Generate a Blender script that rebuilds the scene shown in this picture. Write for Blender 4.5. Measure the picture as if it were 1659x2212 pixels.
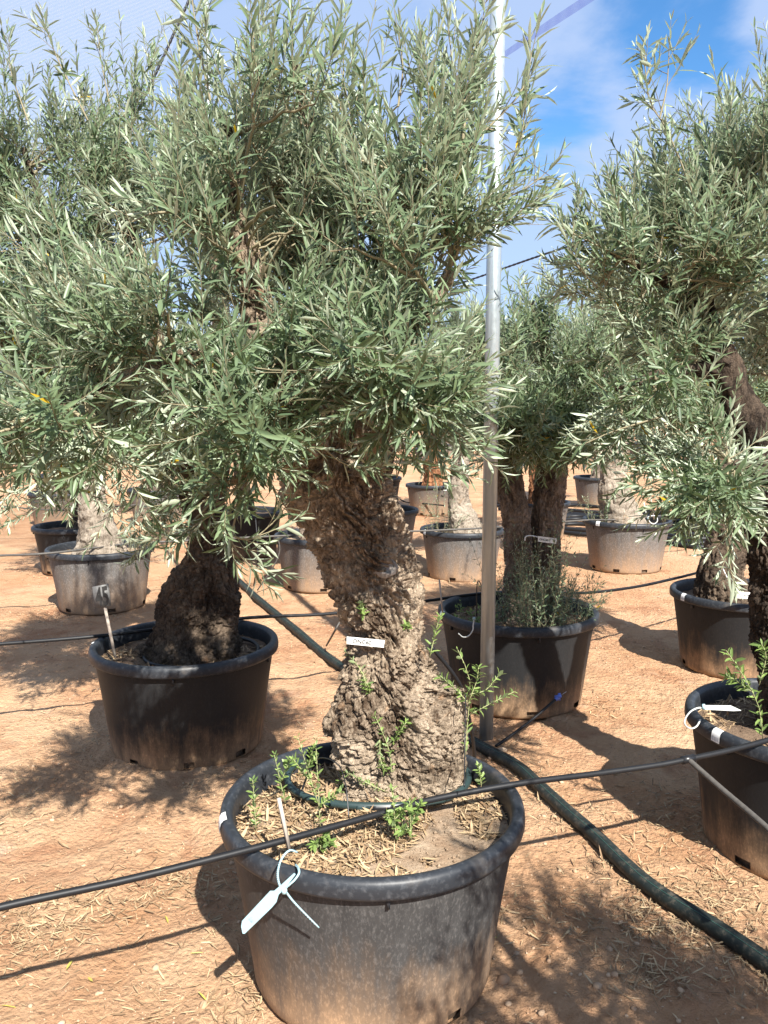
import bpy, math, random
import numpy as np
from mathutils import Vector, Matrix
from mathutils.bvhtree import BVHTree

scene = bpy.context.scene
for o in list(bpy.data.objects):
    bpy.data.objects.remove(o)
COL = scene.collection

# ------------------------------------------------------------------ camera
CAMZ = 1.57
PITCH = math.radians(7.0)
FPX, CX, CY = 1760.0, 829.5, 1106.0          # measured on a 1659 x 2212 view of the photograph
cam = bpy.data.cameras.new('camera')
cam.sensor_fit = 'VERTICAL'
cam.sensor_height = 36.0
cam.lens = 36.0 * FPX / 2212.0
cam.clip_start = 0.02
cam.clip_end = 2000
camo = bpy.data.objects.new('camera', cam)
COL.objects.link(camo)
camo.location = (0, 0, CAMZ)
camo.rotation_euler = (math.radians(90) - PITCH, 0, 0)
scene.camera = camo
SP, CP = math.sin(PITCH), math.cos(PITCH)

# ------------------------------------------------------------------ light
SUNV = Vector((0.38, -0.95, 1.0)).normalized()
sun = bpy.data.lights.new('sun', 'SUN')
sun.energy = 5.0
sun.angle = math.radians(0.53)
sun.color = (1.0, 0.955, 0.88)
suno = bpy.data.objects.new('sun', sun)
COL.objects.link(suno)
suno.rotation_euler = (-SUNV).to_track_quat('-Z', 'Y').to_euler()

world = bpy.data.worlds.new('World')
scene.world = world
world.use_nodes = True
wn, wl = world.node_tree.nodes, world.node_tree.links
wn.clear()
wo = wn.new('ShaderNodeOutputWorld')
wb = wn.new('ShaderNodeBackground')
wb.inputs['Strength'].default_value = 0.047
sky = wn.new('ShaderNodeTexSky')
sky.sky_type = 'NISHITA'
sky.sun_disc = False
sky.sun_elevation = math.asin(SUNV.z)
sky.sun_rotation = math.atan2(SUNV.x, SUNV.y)
sky.air_density = 1.0
sky.dust_density = 0.1
sky.ozone_density = 3.0
tc = wn.new('ShaderNodeTexCoord')
sep = wn.new('ShaderNodeSeparateXYZ')
wl.new(tc.outputs['Generated'], sep.inputs[0])
def wmath(op, a, b=None, clamp=False):
    m = wn.new('ShaderNodeMath'); m.operation = op; m.use_clamp = clamp
    for i, v in enumerate((a, b)):
        if v is None: continue
        if isinstance(v, (int, float)): m.inputs[i].default_value = v
        else: wl.new(v, m.inputs[i])
    return m.outputs[0]
den = wmath('ADD', wmath('MAXIMUM', sep.outputs[2], 0.0), 0.22)
cmb = wn.new('ShaderNodeCombineXYZ')
wl.new(wmath('DIVIDE', sep.outputs[0], den), cmb.inputs[0])
wl.new(wmath('DIVIDE', sep.outputs[1], den), cmb.inputs[1])
cmb.inputs[2].default_value = 4.3
cn = wn.new('ShaderNodeTexNoise')
cn.inputs['Scale'].default_value = 1.5
cn.inputs['Detail'].default_value = 7
cn.inputs['Roughness'].default_value = 0.58
cn.inputs['Distortion'].default_value = 0.25
wl.new(cmb.outputs[0], cn.inputs['Vector'])
# a rift of clear air in the cloud deck (upper right of the view)
def pixdir(px, py):
    u, v = (px - CX) / FPX, (py - CY) / FPX
    return Vector((u, CP - v * SP, -(v * CP + SP))).normalized()
def rift(px, py, width, amount):
    vm = wn.new('ShaderNodeVectorMath'); vm.operation = 'DISTANCE'
    wl.new(tc.outputs['Generated'], vm.inputs[0]); vm.inputs[1].default_value = pixdir(px, py)
    mr = wn.new('ShaderNodeMapRange'); mr.interpolation_type = 'SMOOTHSTEP'
    mr.inputs['From Min'].default_value = 0.0; mr.inputs['From Max'].default_value = width
    mr.inputs['To Min'].default_value = amount; mr.inputs['To Max'].default_value = 0.0
    wl.new(vm.outputs['Value'], mr.inputs['Value'])
    return mr.outputs[0]
r = wmath('ADD', rift(1480, 60, 0.17, 0.27), rift(1190, 270, 0.11, 0.20))
r = wmath('ADD', r, rift(900, 150, 0.13, 0.14))
cover = wmath('SUBTRACT', cn.outputs[0], r)
cr = wn.new('ShaderNodeMapRange'); cr.interpolation_type = 'SMOOTHSTEP'
cr.inputs['From Min'].default_value = 0.23; cr.inputs['From Max'].default_value = 0.41
wl.new(cover, cr.inputs['Value'])
cmix = wn.new('ShaderNodeMix'); cmix.data_type = 'RGBA'
wl.new(wmath('MULTIPLY', cr.outputs[0], 0.82), cmix.inputs[0])
hs = wn.new('ShaderNodeHueSaturation'); hs.inputs['Saturation'].default_value = 1.25; hs.inputs['Value'].default_value = 1.8
wl.new(sky.outputs[0], hs.inputs['Color'])
wl.new(hs.outputs[0], cmix.inputs[6])
cmix.inputs[7].default_value = (4.7, 5.9, 8.4, 1)
wl.new(cmix.outputs[2], wb.inputs['Color'])
wl.new(wb.outputs[0], wo.inputs[0])

scene.view_settings.view_transform = 'Standard'
scene.view_settings.look = 'None'
scene.view_settings.gamma = 1
scene.view_settings.exposure = 1.36
scene.view_settings.use_curve_mapping = False
scene.render.engine = 'CYCLES'
scene.cycles.max_bounces = 6
scene.cycles.transparent_max_bounces = 8
scene.render.resolution_x = 768
scene.render.resolution_y = 1024

# ------------------------------------------------------------------ helpers
def P(px, py, F):
    """world point at forward distance F seen at view position (px, py)"""
    u, v = (px - CX) / FPX, (py - CY) / FPX
    d = np.array([u, CP - v * SP, -(v * CP + SP)])
    return d * (F / d[1]) + np.array([0, 0, CAMZ])
def PZ(px, py, z):
    """world point at height z seen at view position (px, py)"""
    u, v = (px - CX) / FPX, (py - CY) / FPX
    d = np.array([u, CP - v * SP, -(v * CP + SP)])
    return d * ((z - CAMZ) / d[2]) + np.array([0, 0, CAMZ])
def proj(p):
    p = np.atleast_2d(p) - np.array([0, 0, CAMZ])
    z = p[:, 1] * CP - p[:, 2] * SP
    y = -(p[:, 1] * SP + p[:, 2] * CP)
    z = np.where(np.abs(z) < 1e-4, 1e-4, z)
    return CX + FPX * p[:, 0] / z, CY + FPX * y / z, z

def _h(ix, iy, iz, seed):
    h = (ix * 374761393 + iy * 668265263 + iz * 2147483647 + seed * 1274126177) & 0xffffffff
    h = ((h ^ (h >> 13)) * 1274126177) & 0xffffffff
    h = ((h ^ (h >> 16)) * 2246822519) & 0xffffffff
    return ((h ^ (h >> 15)) & 0xffffff) / float(0xffffff)
def vn(p, seed=0):
    i = np.floor(p).astype(np.int64)
    f = p - i
    f = f * f * f * (f * (f * 6 - 15) + 10)
    x, y, z = i[..., 0], i[..., 1], i[..., 2]
    fx, fy, fz = f[..., 0], f[..., 1], f[..., 2]
    out = 0
    for dx in (0, 1):
        wx = fx if dx else 1 - fx
        for dy in (0, 1):
            wy = fy if dy else 1 - fy
            for dz in (0, 1):
                wz = fz if dz else 1 - fz
                out = out + wx * wy * wz * _h(x + dx, y + dy, z + dz, seed)
    return out * 2 - 1
def fbm(p, octaves=4, seed=0, gain=0.5):
    a, s, out = 1.0, 0.0, 0
    q = p.copy()
    for k in range(octaves):
        out = out + a * vn(q, seed + k * 17)
        s += a; a *= gain; q = q * 2.03 + 11.3
    return out / s

def np_mesh(name, V, faces, mat, smooth=False, attrs=None, matidx=None):
    """faces: list of (n,k) integer arrays"""
    me = bpy.data.meshes.new(name)
    V = np.asarray(V, dtype=np.float32)
    faces = [np.asarray(f, dtype=np.int32) for f in faces if len(f)]
    me.vertices.add(len(V)); me.vertices.foreach_set('co', V.ravel())
    loops = np.concatenate([f.ravel() for f in faces])
    tot = np.concatenate([np.full(len(f), f.shape[1], dtype=np.int32) for f in faces])
    start = np.concatenate([[0], np.cumsum(tot)[:-1]]).astype(np.int32)
    me.loops.add(len(loops)); me.loops.foreach_set('vertex_index', loops)
    me.polygons.add(len(tot)); me.polygons.foreach_set('loop_start', start)
    if smooth: me.polygons.foreach_set('use_smooth', np.ones(len(tot), dtype=bool))
    mats = mat if isinstance(mat, (list, tuple)) else [mat]
    for m in mats: me.materials.append(m)
    if matidx is not None: me.polygons.foreach_set('material_index', np.asarray(matidx, dtype=np.int32))
    if attrs:
        for k, a in attrs.items():
            at = me.attributes.new(k, 'FLOAT', 'POINT')
            at.data.foreach_set('value', np.asarray(a, dtype=np.float32))
    me.update(calc_edges=True)
    return me

class MB:
    def __init__(self): self.v = []; self.f3 = []; self.f4 = []; self.n = 0
    def add(self, V, F3=None, F4=None):
        V = np.asarray(V, float).reshape(-1, 3)
        if F3 is not None and len(F3): self.f3.append(np.asarray(F3) + self.n)
        if F4 is not None and len(F4): self.f4.append(np.asarray(F4) + self.n)
        self.v.append(V); self.n += len(V)
    def tube(self, pts, rad, sides=8, cap=True):
        V, F4, F3 = tube_arrays(np.asarray(pts, float), rad, sides, cap)
        self.add(V, F3, F4)
    def box(self, c, s, rot=None):
        x, y, z = np.array(s) / 2
        V = np.array([[a * x, b * y, d * z] for a in (-1, 1) for b in (-1, 1) for d in (-1, 1)])
        if rot is not None: V = V @ np.array(rot).T
        self.add(V + np.array(c), None, [[0, 1, 3, 2], [4, 6, 7, 5], [0, 4, 5, 1], [2, 3, 7, 6], [0, 2, 6, 4], [1, 5, 7, 3]])
    def lathe(self, prof, n, c=(0, 0, 0), close=False):
        a = np.linspace(0, 2 * math.pi, n, endpoint=False)
        prof = np.asarray(prof, float); m = len(prof)
        V = np.stack([np.outer(np.cos(a), prof[:, 0]), np.outer(np.sin(a), prof[:, 0]), np.tile(prof[:, 1], (n, 1))], -1)
        i, j = np.meshgrid(np.arange(n), np.arange(m if close else m - 1), indexing='ij')
        i2, j2 = (i + 1) % n, (j + 1) % m
        F = np.stack([i * m + j, i2 * m + j, i2 * m + j2, i * m + j2], -1).reshape(-1, 4)
        self.add(V.reshape(-1, 3) + np.array(c), None, F)
    def mesh(self, name, mat, smooth=True):
        fs = []
        if self.f3: fs.append(np.concatenate(self.f3))
        if self.f4: fs.append(np.concatenate(self.f4))
        return np_mesh(name, np.concatenate(self.v), fs, mat, smooth)

def norm(a): return a / (np.linalg.norm(a, axis=-1, keepdims=True) + 1e-9)

def tube_arrays(pts, rad, sides=8, cap=True):
    n = len(pts)
    rad = np.full(n, rad) if np.isscalar(rad) else np.asarray(rad, float)
    T = norm(np.gradient(pts, axis=0))
    ref = np.array([0, 0, 1.0]) if abs(T[0, 2]) < 0.9 else np.array([1.0, 0, 0])
    A = np.zeros_like(pts)
    a = ref - T[0] * np.dot(ref, T[0]); a /= np.linalg.norm(a)
    for i in range(n):
        a = a - T[i] * np.dot(a, T[i]); a /= np.linalg.norm(a) + 1e-9; A[i] = a
    B = np.cross(T, A)
    th = np.linspace(0, 2 * math.pi, sides, endpoint=False)
    V = pts[:, None] + rad[:, None, None] * (np.cos(th)[None, :, None] * A[:, None] + np.sin(th)[None, :, None] * B[:, None])
    V = V.reshape(-1, 3)
    i, j = np.meshgrid(np.arange(n - 1), np.arange(sides), indexing='ij')
    j2 = (j + 1) % sides
    F4 = np.stack([i * sides + j, i * sides + j2, (i + 1) * sides + j2, (i + 1) * sides + j], -1).reshape(-1, 4)
    F3 = np.zeros((0, 3), int)
    if cap:
        V = np.concatenate([V, pts[:1], pts[-1:]])
        c0, c1 = n * sides, n * sides + 1
        k = np.arange(sides); k2 = (k + 1) % sides
        F3 = np.concatenate([np.stack([k2, k, np.full(sides, c0)], -1),
                             np.stack([(n - 1) * sides + k, (n - 1) * sides + k2, np.full(sides, c1)], -1)])
    return V, F4, F3

def smooth_path(pts, n):
    pts = np.asarray(pts, float); m = len(pts)
    if m == 2: return pts[0] + (pts[1] - pts[0]) * np.linspace(0, 1, n)[:, None]
    ext = np.vstack([2 * pts[0] - pts[1], pts, 2 * pts[-1] - pts[-2]])
    t = np.linspace(0, m - 1 - 1e-6, n); i = t.astype(int); f = (t - i)[:, None]
    p0, p1, p2, p3 = ext[i], ext[i + 1], ext[i + 2], ext[i + 3]
    return 0.5 * (2 * p1 + (p2 - p0) * f + (2 * p0 - 5 * p1 + 4 * p2 - p3) * f ** 2 + (3 * p1 - p0 - 3 * p2 + p3) * f ** 3)

def link(name, me, parent=None, kind=None, label=None, cat=None, group=None, loc=None):
    o = bpy.data.objects.new(name, me); COL.objects.link(o)
    if parent is not None: o.parent = parent
    if loc is not None: o.location = loc
    if kind: o['kind'] = kind
    if label: o['label'] = label
    if cat: o['category'] = cat
    if group: o['group'] = group
    return o
def thing(name, label, cat, loc=(0, 0, 0), group=None):
    return link(name, None, None, None, label, cat, group, Vector(loc))
# children of things are given in world coordinates and shifted to the base
def part(name, me, root, kind=None, label=None):
    o = link(name, me, root, kind, label)
    o.matrix_parent_inverse = Matrix.Translation(-root.location)
    return o
def subpart(name, me, prt, label=None, kind=None):
    o = link(name, me, prt, kind, label)
    return o

# ------------------------------------------------------------------ materials
def material(name):
    m = bpy.data.materials.new(name); m.use_nodes = True
    nt = m.node_tree; nt.nodes.clear()
    out = nt.nodes.new('ShaderNodeOutputMaterial')
    b = nt.nodes.new('ShaderNodeBsdfPrincipled')
    nt.links.new(b.outputs[0], out.inputs[0])
    return m, nt, b, out
def N(nt, t, **kw):
    n = nt.nodes.new(t)
    for k, v in kw.items():
        if k in n.inputs: 
            if hasattr(v, 'links') or isinstance(v, bpy.types.NodeSocket): nt.links.new(v, n.inputs[k])
            else: n.inputs[k].default_value = v
        else: setattr(n, k, v)
    return n
def noise(nt, vec, scale, detail=4, rough=0.55, dist=0.0):
    n = nt.nodes.new('ShaderNodeTexNoise')
    n.inputs['Scale'].default_value = scale; n.inputs['Detail'].default_value = detail
    n.inputs['Roughness'].default_value = rough; n.inputs['Distortion'].default_value = dist
    if vec is not None: nt.links.new(vec, n.inputs['Vector'])
    return n.outputs[0]
def mapr(nt, val, a, b, c=0.0, d=1.0):
    n = nt.nodes.new('ShaderNodeMapRange')
    n.inputs['From Min'].default_value = a; n.inputs['From Max'].default_value = b
    n.inputs['To Min'].default_value = c; n.inputs['To Max'].default_value = d
    nt.links.new(val, n.inputs['Value']); return n.outputs[0]
def mixc(nt, fac, a, b):
    n = nt.nodes.new('ShaderNodeMix'); n.data_type = 'RGBA'
    for i, v in ((0, fac), (6, a), (7, b)):
        if isinstance(v, bpy.types.NodeSocket): nt.links.new(v, n.inputs[i])
        elif isinstance(v, tuple): n.inputs[i].default_value = (*v, 1)
        else: n.inputs[i].default_value = v
    return n.outputs[2]
def mth(nt, op, a, b=None, clamp=False):
    m = nt.nodes.new('ShaderNodeMath'); m.operation = op; m.use_clamp = clamp
    for i, v in enumerate((a, b)):
        if v is None: continue
        if isinstance(v, (int, float)): m.inputs[i].default_value = v
        else: nt.links.new(v, m.inputs[i])
    return m.outputs[0]
def objc(nt): return nt.nodes.new('ShaderNodeTexCoord').outputs['Object']
def scalev(nt, vec, s):
    n = nt.nodes.new('ShaderNodeMapping'); n.inputs['Scale'].default_value = s
    nt.links.new(vec, n.inputs['Vector']); return n.outputs[0]
def bump(nt, b, h, strength, dist):
    n = nt.nodes.new('ShaderNodeBump'); n.inputs['Strength'].default_value = strength
    n.inputs['Distance'].default_value = dist
    nt.links.new(h, n.inputs['Height']); nt.links.new(n.outputs[0], b.inputs['Normal']); return n

def leaf_mat(name, top, under, yellow=True, trans=0.22, rough=0.42):
    m, nt, b, out = material(name)
    at = N(nt, 'ShaderNodeAttribute', attribute_name='tint')
    geo = nt.nodes.new('ShaderNodeNewGeometry')
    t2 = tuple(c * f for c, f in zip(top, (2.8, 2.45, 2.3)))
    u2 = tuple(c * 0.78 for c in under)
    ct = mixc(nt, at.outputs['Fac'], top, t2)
    cu = mixc(nt, at.outputs['Fac'], u2, under)
    c = mixc(nt, geo.outputs['Backfacing'], ct, cu)
    if yellow:
        y = mapr(nt, at.outputs['Fac'], 0.9975, 0.998)
        c = mixc(nt, y, c, (0.45, 0.30, 0.02))
    nt.links.new(c, b.inputs['Base Color'])
    b.inputs['Roughness'].default_value = rough
    b.inputs['Specular IOR Level'].default_value = 0.42
    tr = nt.nodes.new('ShaderNodeBsdfTranslucent')
    hs = N(nt, 'ShaderNodeHueSaturation', Saturation=1.35, Value=1.3)
    nt.links.new(c, hs.inputs['Color']); nt.links.new(hs.outputs[0], tr.inputs['Color'])
    mx = nt.nodes.new('ShaderNodeMixShader'); mx.inputs[0].default_value = trans
    nt.links.new(b.outputs[0], mx.inputs[1]); nt.links.new(tr.outputs[0], mx.inputs[2])
    nt.links.new(mx.outputs[0], out.inputs[0])
    return m
M_leaf = leaf_mat('olive_leaf', (0.066, 0.102, 0.056), (0.46, 0.52, 0.38))
M_leaf2 = leaf_mat('olive_leaf_far', (0.070, 0.106, 0.058), (0.46, 0.52, 0.38))
M_young = leaf_mat('young_olive_leaf', (0.095, 0.15, 0.045), (0.26, 0.33, 0.16), False, 0.25)

def bark_mat(name, dark, light, bias=0.5, moss=0.0):
    m, nt, b, out = material(name)
    co = objc(nt)
    big = noise(nt, co, 6.0, 4, 0.6, 0.8)
    fine = noise(nt, scalev(nt, co, (1, 1, 0.35)), 70.0, 6, 0.7, 1.2)
    f = mth(nt, 'ADD', mth(nt, 'MULTIPLY', big, 0.9), mth(nt, 'MULTIPLY', fine, 0.9))
    f = mapr(nt, f, 0.76 + 0.5 * (0.5 - bias), 1.06 + 0.5 * (0.5 - bias))
    c = mixc(nt, f, dark, light)
    warm = mapr(nt, noise(nt, co, 11.0, 3, 0.6, 1.5), 0.62, 0.74)
    c = mixc(nt, mth(nt, 'MULTIPLY', warm, 0.5), c, (light[0] * 0.9, light[1] * 0.66, light[2] * 0.48))
    nt.links.new(c, b.inputs['Base Color'])
    b.inputs['Roughness'].default_value = 0.9
    b.inputs['Specular IOR Level'].default_value = 0.15
    h1 = noise(nt, scalev(nt, co, (1, 1, 0.4)), 55.0, 7, 0.72, 1.6)
    h2 = noise(nt, co, 240.0, 3, 0.6)
    bump(nt, b, mth(nt, 'ADD', h1, mth(nt, 'MULTIPLY', h2, 0.35)), 1.0, 0.022)
    return m
M_bark_main = bark_mat('bark_pale_fissured', (0.10, 0.066, 0.042), (0.60, 0.475, 0.345), 0.54)
M_bark_dark = bark_mat('bark_dark_brown', (0.055, 0.04, 0.03), (0.23, 0.17, 0.12), 0.45)
M_bark_shaded = bark_mat('bark_shaded_brown', (0.03, 0.022, 0.017), (0.15, 0.11, 0.08), 0.45)  # right-edge trunk only: its shade is put into a darker bark colour
M_bark_pale = bark_mat('bark_pale_grey', (0.18, 0.145, 0.11), (0.46, 0.39, 0.31), 0.55)
M_bark_mid = bark_mat('bark_mid_brown', (0.12, 0.09, 0.07), (0.38, 0.30, 0.235), 0.5)
M_bark_red = bark_mat('bark_peeling_red', (0.10, 0.04, 0.02), (0.46, 0.22, 0.11), 0.5)
m, nt, b, out = material('twig')
c = mixc(nt, noise(nt, objc(nt), 14, 2), (0.15, 0.125, 0.075), (0.31, 0.27, 0.165))
nt.links.new(c, b.inputs['Base Color']); b.inputs['Roughness'].default_value = 0.7
M_twig = m
m, nt, b, out = material('young_stem')
b.inputs['Base Color'].default_value = (0.32, 0.33, 0.16, 1); b.inputs['Roughness'].default_value = 0.6
M_stem = m

def plastic_pot(name, dust, dusttop, black=(0.011, 0.012, 0.0135)):
    """black nursery plastic with soil dust splashed up the wall"""
    m, nt, b, out = material(name)
    co = objc(nt)
    sx = nt.nodes.new('ShaderNodeSeparateXYZ'); nt.links.new(co, sx.inputs[0])
    streak = noise(nt, scalev(nt, co, (1, 1, 0.10)), 26.0, 5, 0.65)
    blot = noise(nt, co, 7.0, 5, 0.65)
    speck = noise(nt, scalev(nt, co, (1, 1, 0.45)), 150.0, 3, 0.7)
    zz = mth(nt, 'ADD', sx.outputs[2], mth(nt, 'MULTIPLY', mth(nt, 'SUBTRACT', blot, 0.5), 0.28))
    zz = mth(nt, 'ADD', zz, mth(nt, 'MULTIPLY', mth(nt, 'SUBTRACT', streak, 0.5), 0.30))
    low = mapr(nt, zz, 0.02, dusttop, 1.0, 0.0)
    spk = mapr(nt, speck, 0.50, 0.68)
    grey = mth(nt, 'MULTIPLY', mth(nt, 'ADD', mth(nt, 'MULTIPLY', spk, 0.55), mth(nt, 'MULTIPLY', streak, 0.8)), dust, True)
    c = mixc(nt, grey, black, (0.25, 0.24, 0.23))
    lowf = mth(nt, 'MULTIPLY', mth(nt, 'POWER', low, 1.7), mth(nt, 'ADD', mth(nt, 'MULTIPLY', spk, 0.35), 0.62), True)
    c = mixc(nt, lowf, c, (0.42, 0.265, 0.15))
    nt.links.new(c, b.inputs['Base Color'])
    rg = mth(nt, 'ADD', mth(nt, 'MULTIPLY', mth(nt, 'ADD', lowf, grey, True), 0.35), 0.55)
    nt.links.new(rg, b.inputs['Roughness']); b.inputs['Specular IOR Level'].default_value = 0.22
    bump(nt, b, mth(nt, 'ADD', speck, mth(nt, 'MULTIPLY', streak, 0.6)), 0.25, 0.002)
    return m
M_pot_main = plastic_pot('pot_plastic_scuffed', 0.34, 0.32)
M_pot_black = plastic_pot('pot_plastic_black', 0.05, 0.25)
M_pot_dusty = plastic_pot('pot_plastic_dusty', 0.85, 0.45)
M_pot_tan = plastic_pot('pot_plastic_tan', 0.55, 0.55)
m, nt, b, out = material('rim_plastic')
co = objc(nt)
c = mixc(nt, mapr(nt, noise(nt, co, 60, 5, 0.7), 0.5, 0.75), (0.020, 0.023, 0.028), (0.062, 0.066, 0.072))
c = mixc(nt, mapr(nt, noise(nt, co, 9, 4, 0.6), 0.55, 0.8, 0, 0.6), c, (0.12, 0.10, 0.08))
nt.links.new(c, b.inputs['Base Color']); b.inputs['Roughness'].default_value = 0.46; b.inputs['Specular IOR Level'].default_value = 0.35
bump(nt, b, noise(nt, co, 180, 3), 0.15, 0.001)
M_rim = m

def simple(name, col, rough=0.5, metal=0.0, spec=0.5, var=0.0, vs=40):
    m, nt, b, out = material(name)
    if var:
        c = mixc(nt, noise(nt, objc(nt), vs, 4, 0.65), tuple(x * (1 - var) for x in col), tuple(min(1, x * (1 + var)) for x in col))
        nt.links.new(c, b.inputs['Base Color'])
    else: b.inputs['Base Color'].default_value = (*col, 1)
    b.inputs['Roughness'].default_value = rough; b.inputs['Metallic'].default_value = metal
    b.inputs['Specular IOR Level'].default_value = spec
    return m
M_hose = simple('drip_hose_black', (0.010, 0.0105, 0.012), 0.5, 0, 0.3, 0.5, 60)
M_hose_dusty = simple('drip_hose_dusty', (0.075, 0.068, 0.06), 0.6, 0, 0.4, 0.6, 70)
M_hose_green = simple('ring_hose_dark_green', (0.022, 0.040, 0.040), 0.4, 0, 0.5, 0.35, 50)
M_fit = simple('hose_fitting', (0.012, 0.012, 0.013), 0.35)
M_label = simple('white_label', (0.80, 0.80, 0.77), 0.5, 0, 0.4, 0.06, 30)
M_ink = simple('black_print', (0.02, 0.02, 0.02), 0.6)
M_inkg = simple('grey_print', (0.25, 0.27, 0.33), 0.6)
M_tag = simple('pale_blue_tag', (0.30, 0.45, 0.49), 0.5, 0, 0.3, 0.05)
M_tagw = simple('white_plastic_tag', (0.55, 0.57, 0.54), 0.45)
M_blue = simple('blue_clip', (0.10, 0.18, 0.62), 0.35)
M_stake = simple('grey_wood_stake', (0.42, 0.36, 0.30), 0.85, 0, 0.2, 0.25, 60)
M_plate = simple('grey_sign_plate', (0.15, 0.148, 0.145), 0.6, 0, 0.4, 0.25, 60)
M_wire = simple('black_cable', (0.02, 0.022, 0.03), 0.5)
M_wireg = simple('grey_wire', (0.22, 0.24, 0.27), 0.5, 0.6)
M_pipe, nt, b, out = material('ground_pipe')
co = objc(nt)
c = mixc(nt, mapr(nt, noise(nt, co, 38, 7, 0.8), 0.50, 0.74), (0.013, 0.019, 0.018), (0.12, 0.10, 0.075))
nt.links.new(c, b.inputs['Base Color']); b.inputs['Roughness'].default_value = 0.55; b.inputs['Specular IOR Level'].default_value = 0.3
M_pipeg = simple('pipe_green_stripe', (0.03, 0.085, 0.07), 0.5)
M_galv, nt, b, out = material('galvanised_steel')
co = objc(nt)
vz = scalev(nt, co, (1, 1, 0.06))
f = noise(nt, vz, 60, 5, 0.6)
c = mixc(nt, f, (0.24, 0.29, 0.31), (0.56, 0.62, 0.65))
nt.links.new(c, b.inputs['Base Color']); b.inputs['Metallic'].default_value = 0.6
nt.links.new(mapr(nt, noise(nt, co, 30, 3), 0.3, 0.7, 0.32, 0.5), b.inputs['Roughness'])

# ground
M_ground, nt, b, out = material('sandy_ground')
co = objc(nt)
g1 = noise(nt, co, 0.9, 5, 0.6, 0.6)
g2 = noise(nt, co, 6.0, 6, 0.65)
g3 = noise(nt, co, 60.0, 5, 0.7)
c = mixc(nt, mapr(nt, g2, 0.3, 0.7), (0.42, 0.228, 0.120), (0.53, 0.325, 0.190))
c = mixc(nt, mapr(nt, g1, 0.42, 0.68), c, (0.56, 0.37, 0.225))
c = mixc(nt, mapr(nt, noise(nt, co, 2.3, 5, 0.7, 0.5), 0.50, 0.66, 0, 0.75), c, (0.34, 0.165, 0.09))
c = mixc(nt, mapr(nt, g3, 0.55, 0.75, 0, 0.6), c, (0.34, 0.20, 0.11))
c = mixc(nt, mapr(nt, noise(nt, co, 3.1, 4, 0.6), 0.62, 0.78, 0, 0.5), c, (0.56, 0.46, 0.36))
nt.links.new(c, b.inputs['Base Color'])
b.inputs['Roughness'].default_value = 0.95; b.inputs['Specular IOR Level'].default_value = 0.1
vor = nt.nodes.new('ShaderNodeTexVoronoi'); vor.inputs['Scale'].default_value = 55
nt.links.new(co, vor.inputs['Vector'])
h = mth(nt, 'ADD', noise(nt, co, 24, 7, 0.72), mth(nt, 'MULTIPLY', vor.outputs['Distance'], -0.25))
bump(nt, b, h, 0.9, 0.045)

def soil_mat(name, a, b_, c_):
    m, nt, b, out = material(name)
    co = objc(nt)
    c = mixc(nt, mapr(nt, noise(nt, co, 9, 5, 0.7), 0.35, 0.65), a, b_)
    c = mixc(nt, mapr(nt, noise(nt, co, 90, 4, 0.7), 0.5, 0.7, 0, 0.7), c, c_)
    nt.links.new(c, b.inputs['Base Color']); b.inputs['Roughness'].default_value = 0.95
    b.inputs['Specular IOR Level'].default_value = 0.1
    bump(nt, b, noise(nt, co, 70, 6, 0.75), 0.8, 0.012)
    return m
M_soil = soil_mat('pot_soil', (0.27, 0.185, 0.12), (0.40, 0.31, 0.22), (0.17, 0.115, 0.075))
M_soild = soil_mat('pot_soil_dark', (0.12, 0.08, 0.055), (0.22, 0.155, 0.105), (0.07, 0.05, 0.035))
M_stone, nt, b, out = material('pebble')
oi = nt.nodes.new('ShaderNodeObjectInfo')
at = N(nt, 'ShaderNodeAttribute', attribute_name='tint')
rr = mth(nt, 'FRACT', mth(nt, 'ADD', oi.outputs['Random'], at.outputs['Fac']))
c = mixc(nt, rr, (0.30, 0.175, 0.10), (0.45, 0.33, 0.22))
c = mixc(nt, mapr(nt, noise(nt, objc(nt), 30, 4), 0.4, 0.7, 0, 0.5), c, (0.50, 0.33, 0.20))
nt.links.new(c, b.inputs['Base Color']); b.inputs['Roughness'].default_value = 0.9
M_dry, nt, b, out = material('dry_leaf')
oi = nt.nodes.new('ShaderNodeObjectInfo')
at = N(nt, 'ShaderNodeAttribute', attribute_name='tint')
rr = mth(nt, 'FRACT', mth(nt, 'ADD', oi.outputs['Random'], at.outputs['Fac']))
c = mixc(nt, rr, (0.17, 0.10, 0.05), (0.45, 0.33, 0.19))
nt.links.new(c, b.inputs['Base Color']); b.inputs['Roughness'].default_value = 0.7

# ------------------------------------------------------------------ pots: where they stand
def solve_pot(px, py, w, s=None):
    u, v = (px - CX) / FPX, (py - CY) / FPX
    down = v * CP + SP
    if s is None: s = 1.57 * w / (FPX * 0.85 * down + 0.5 * w)
    s = min(1.06, max(0.93, s))
    p = PZ(px, py, 0.5 * s)
    return p[0], p[1], s
POT = {}
for k, a in dict(main=(805, 1722, 650), sign=(401, 1382, 397), left=(217, 1180, 225), leftdark=(160, 1133, 165),
                 lefttan=(126, 1062, 125), midleft=(690, 1153, 197), midblack=(528, 1102, 165), midright=(822, 1098, 165),
                 midfar=(812, 1030, 112), red=(932, 1045, 112), centre=(998, 1140, 182), pole=(1118, 1313, 344),
                 small=(1163, 1082, 118), pale=(1354, 1120, 187), rear=(1600, 1275, 290), right=(1752, 1545, 512)).items():
    POT[k] = solve_pot(*a)

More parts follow.
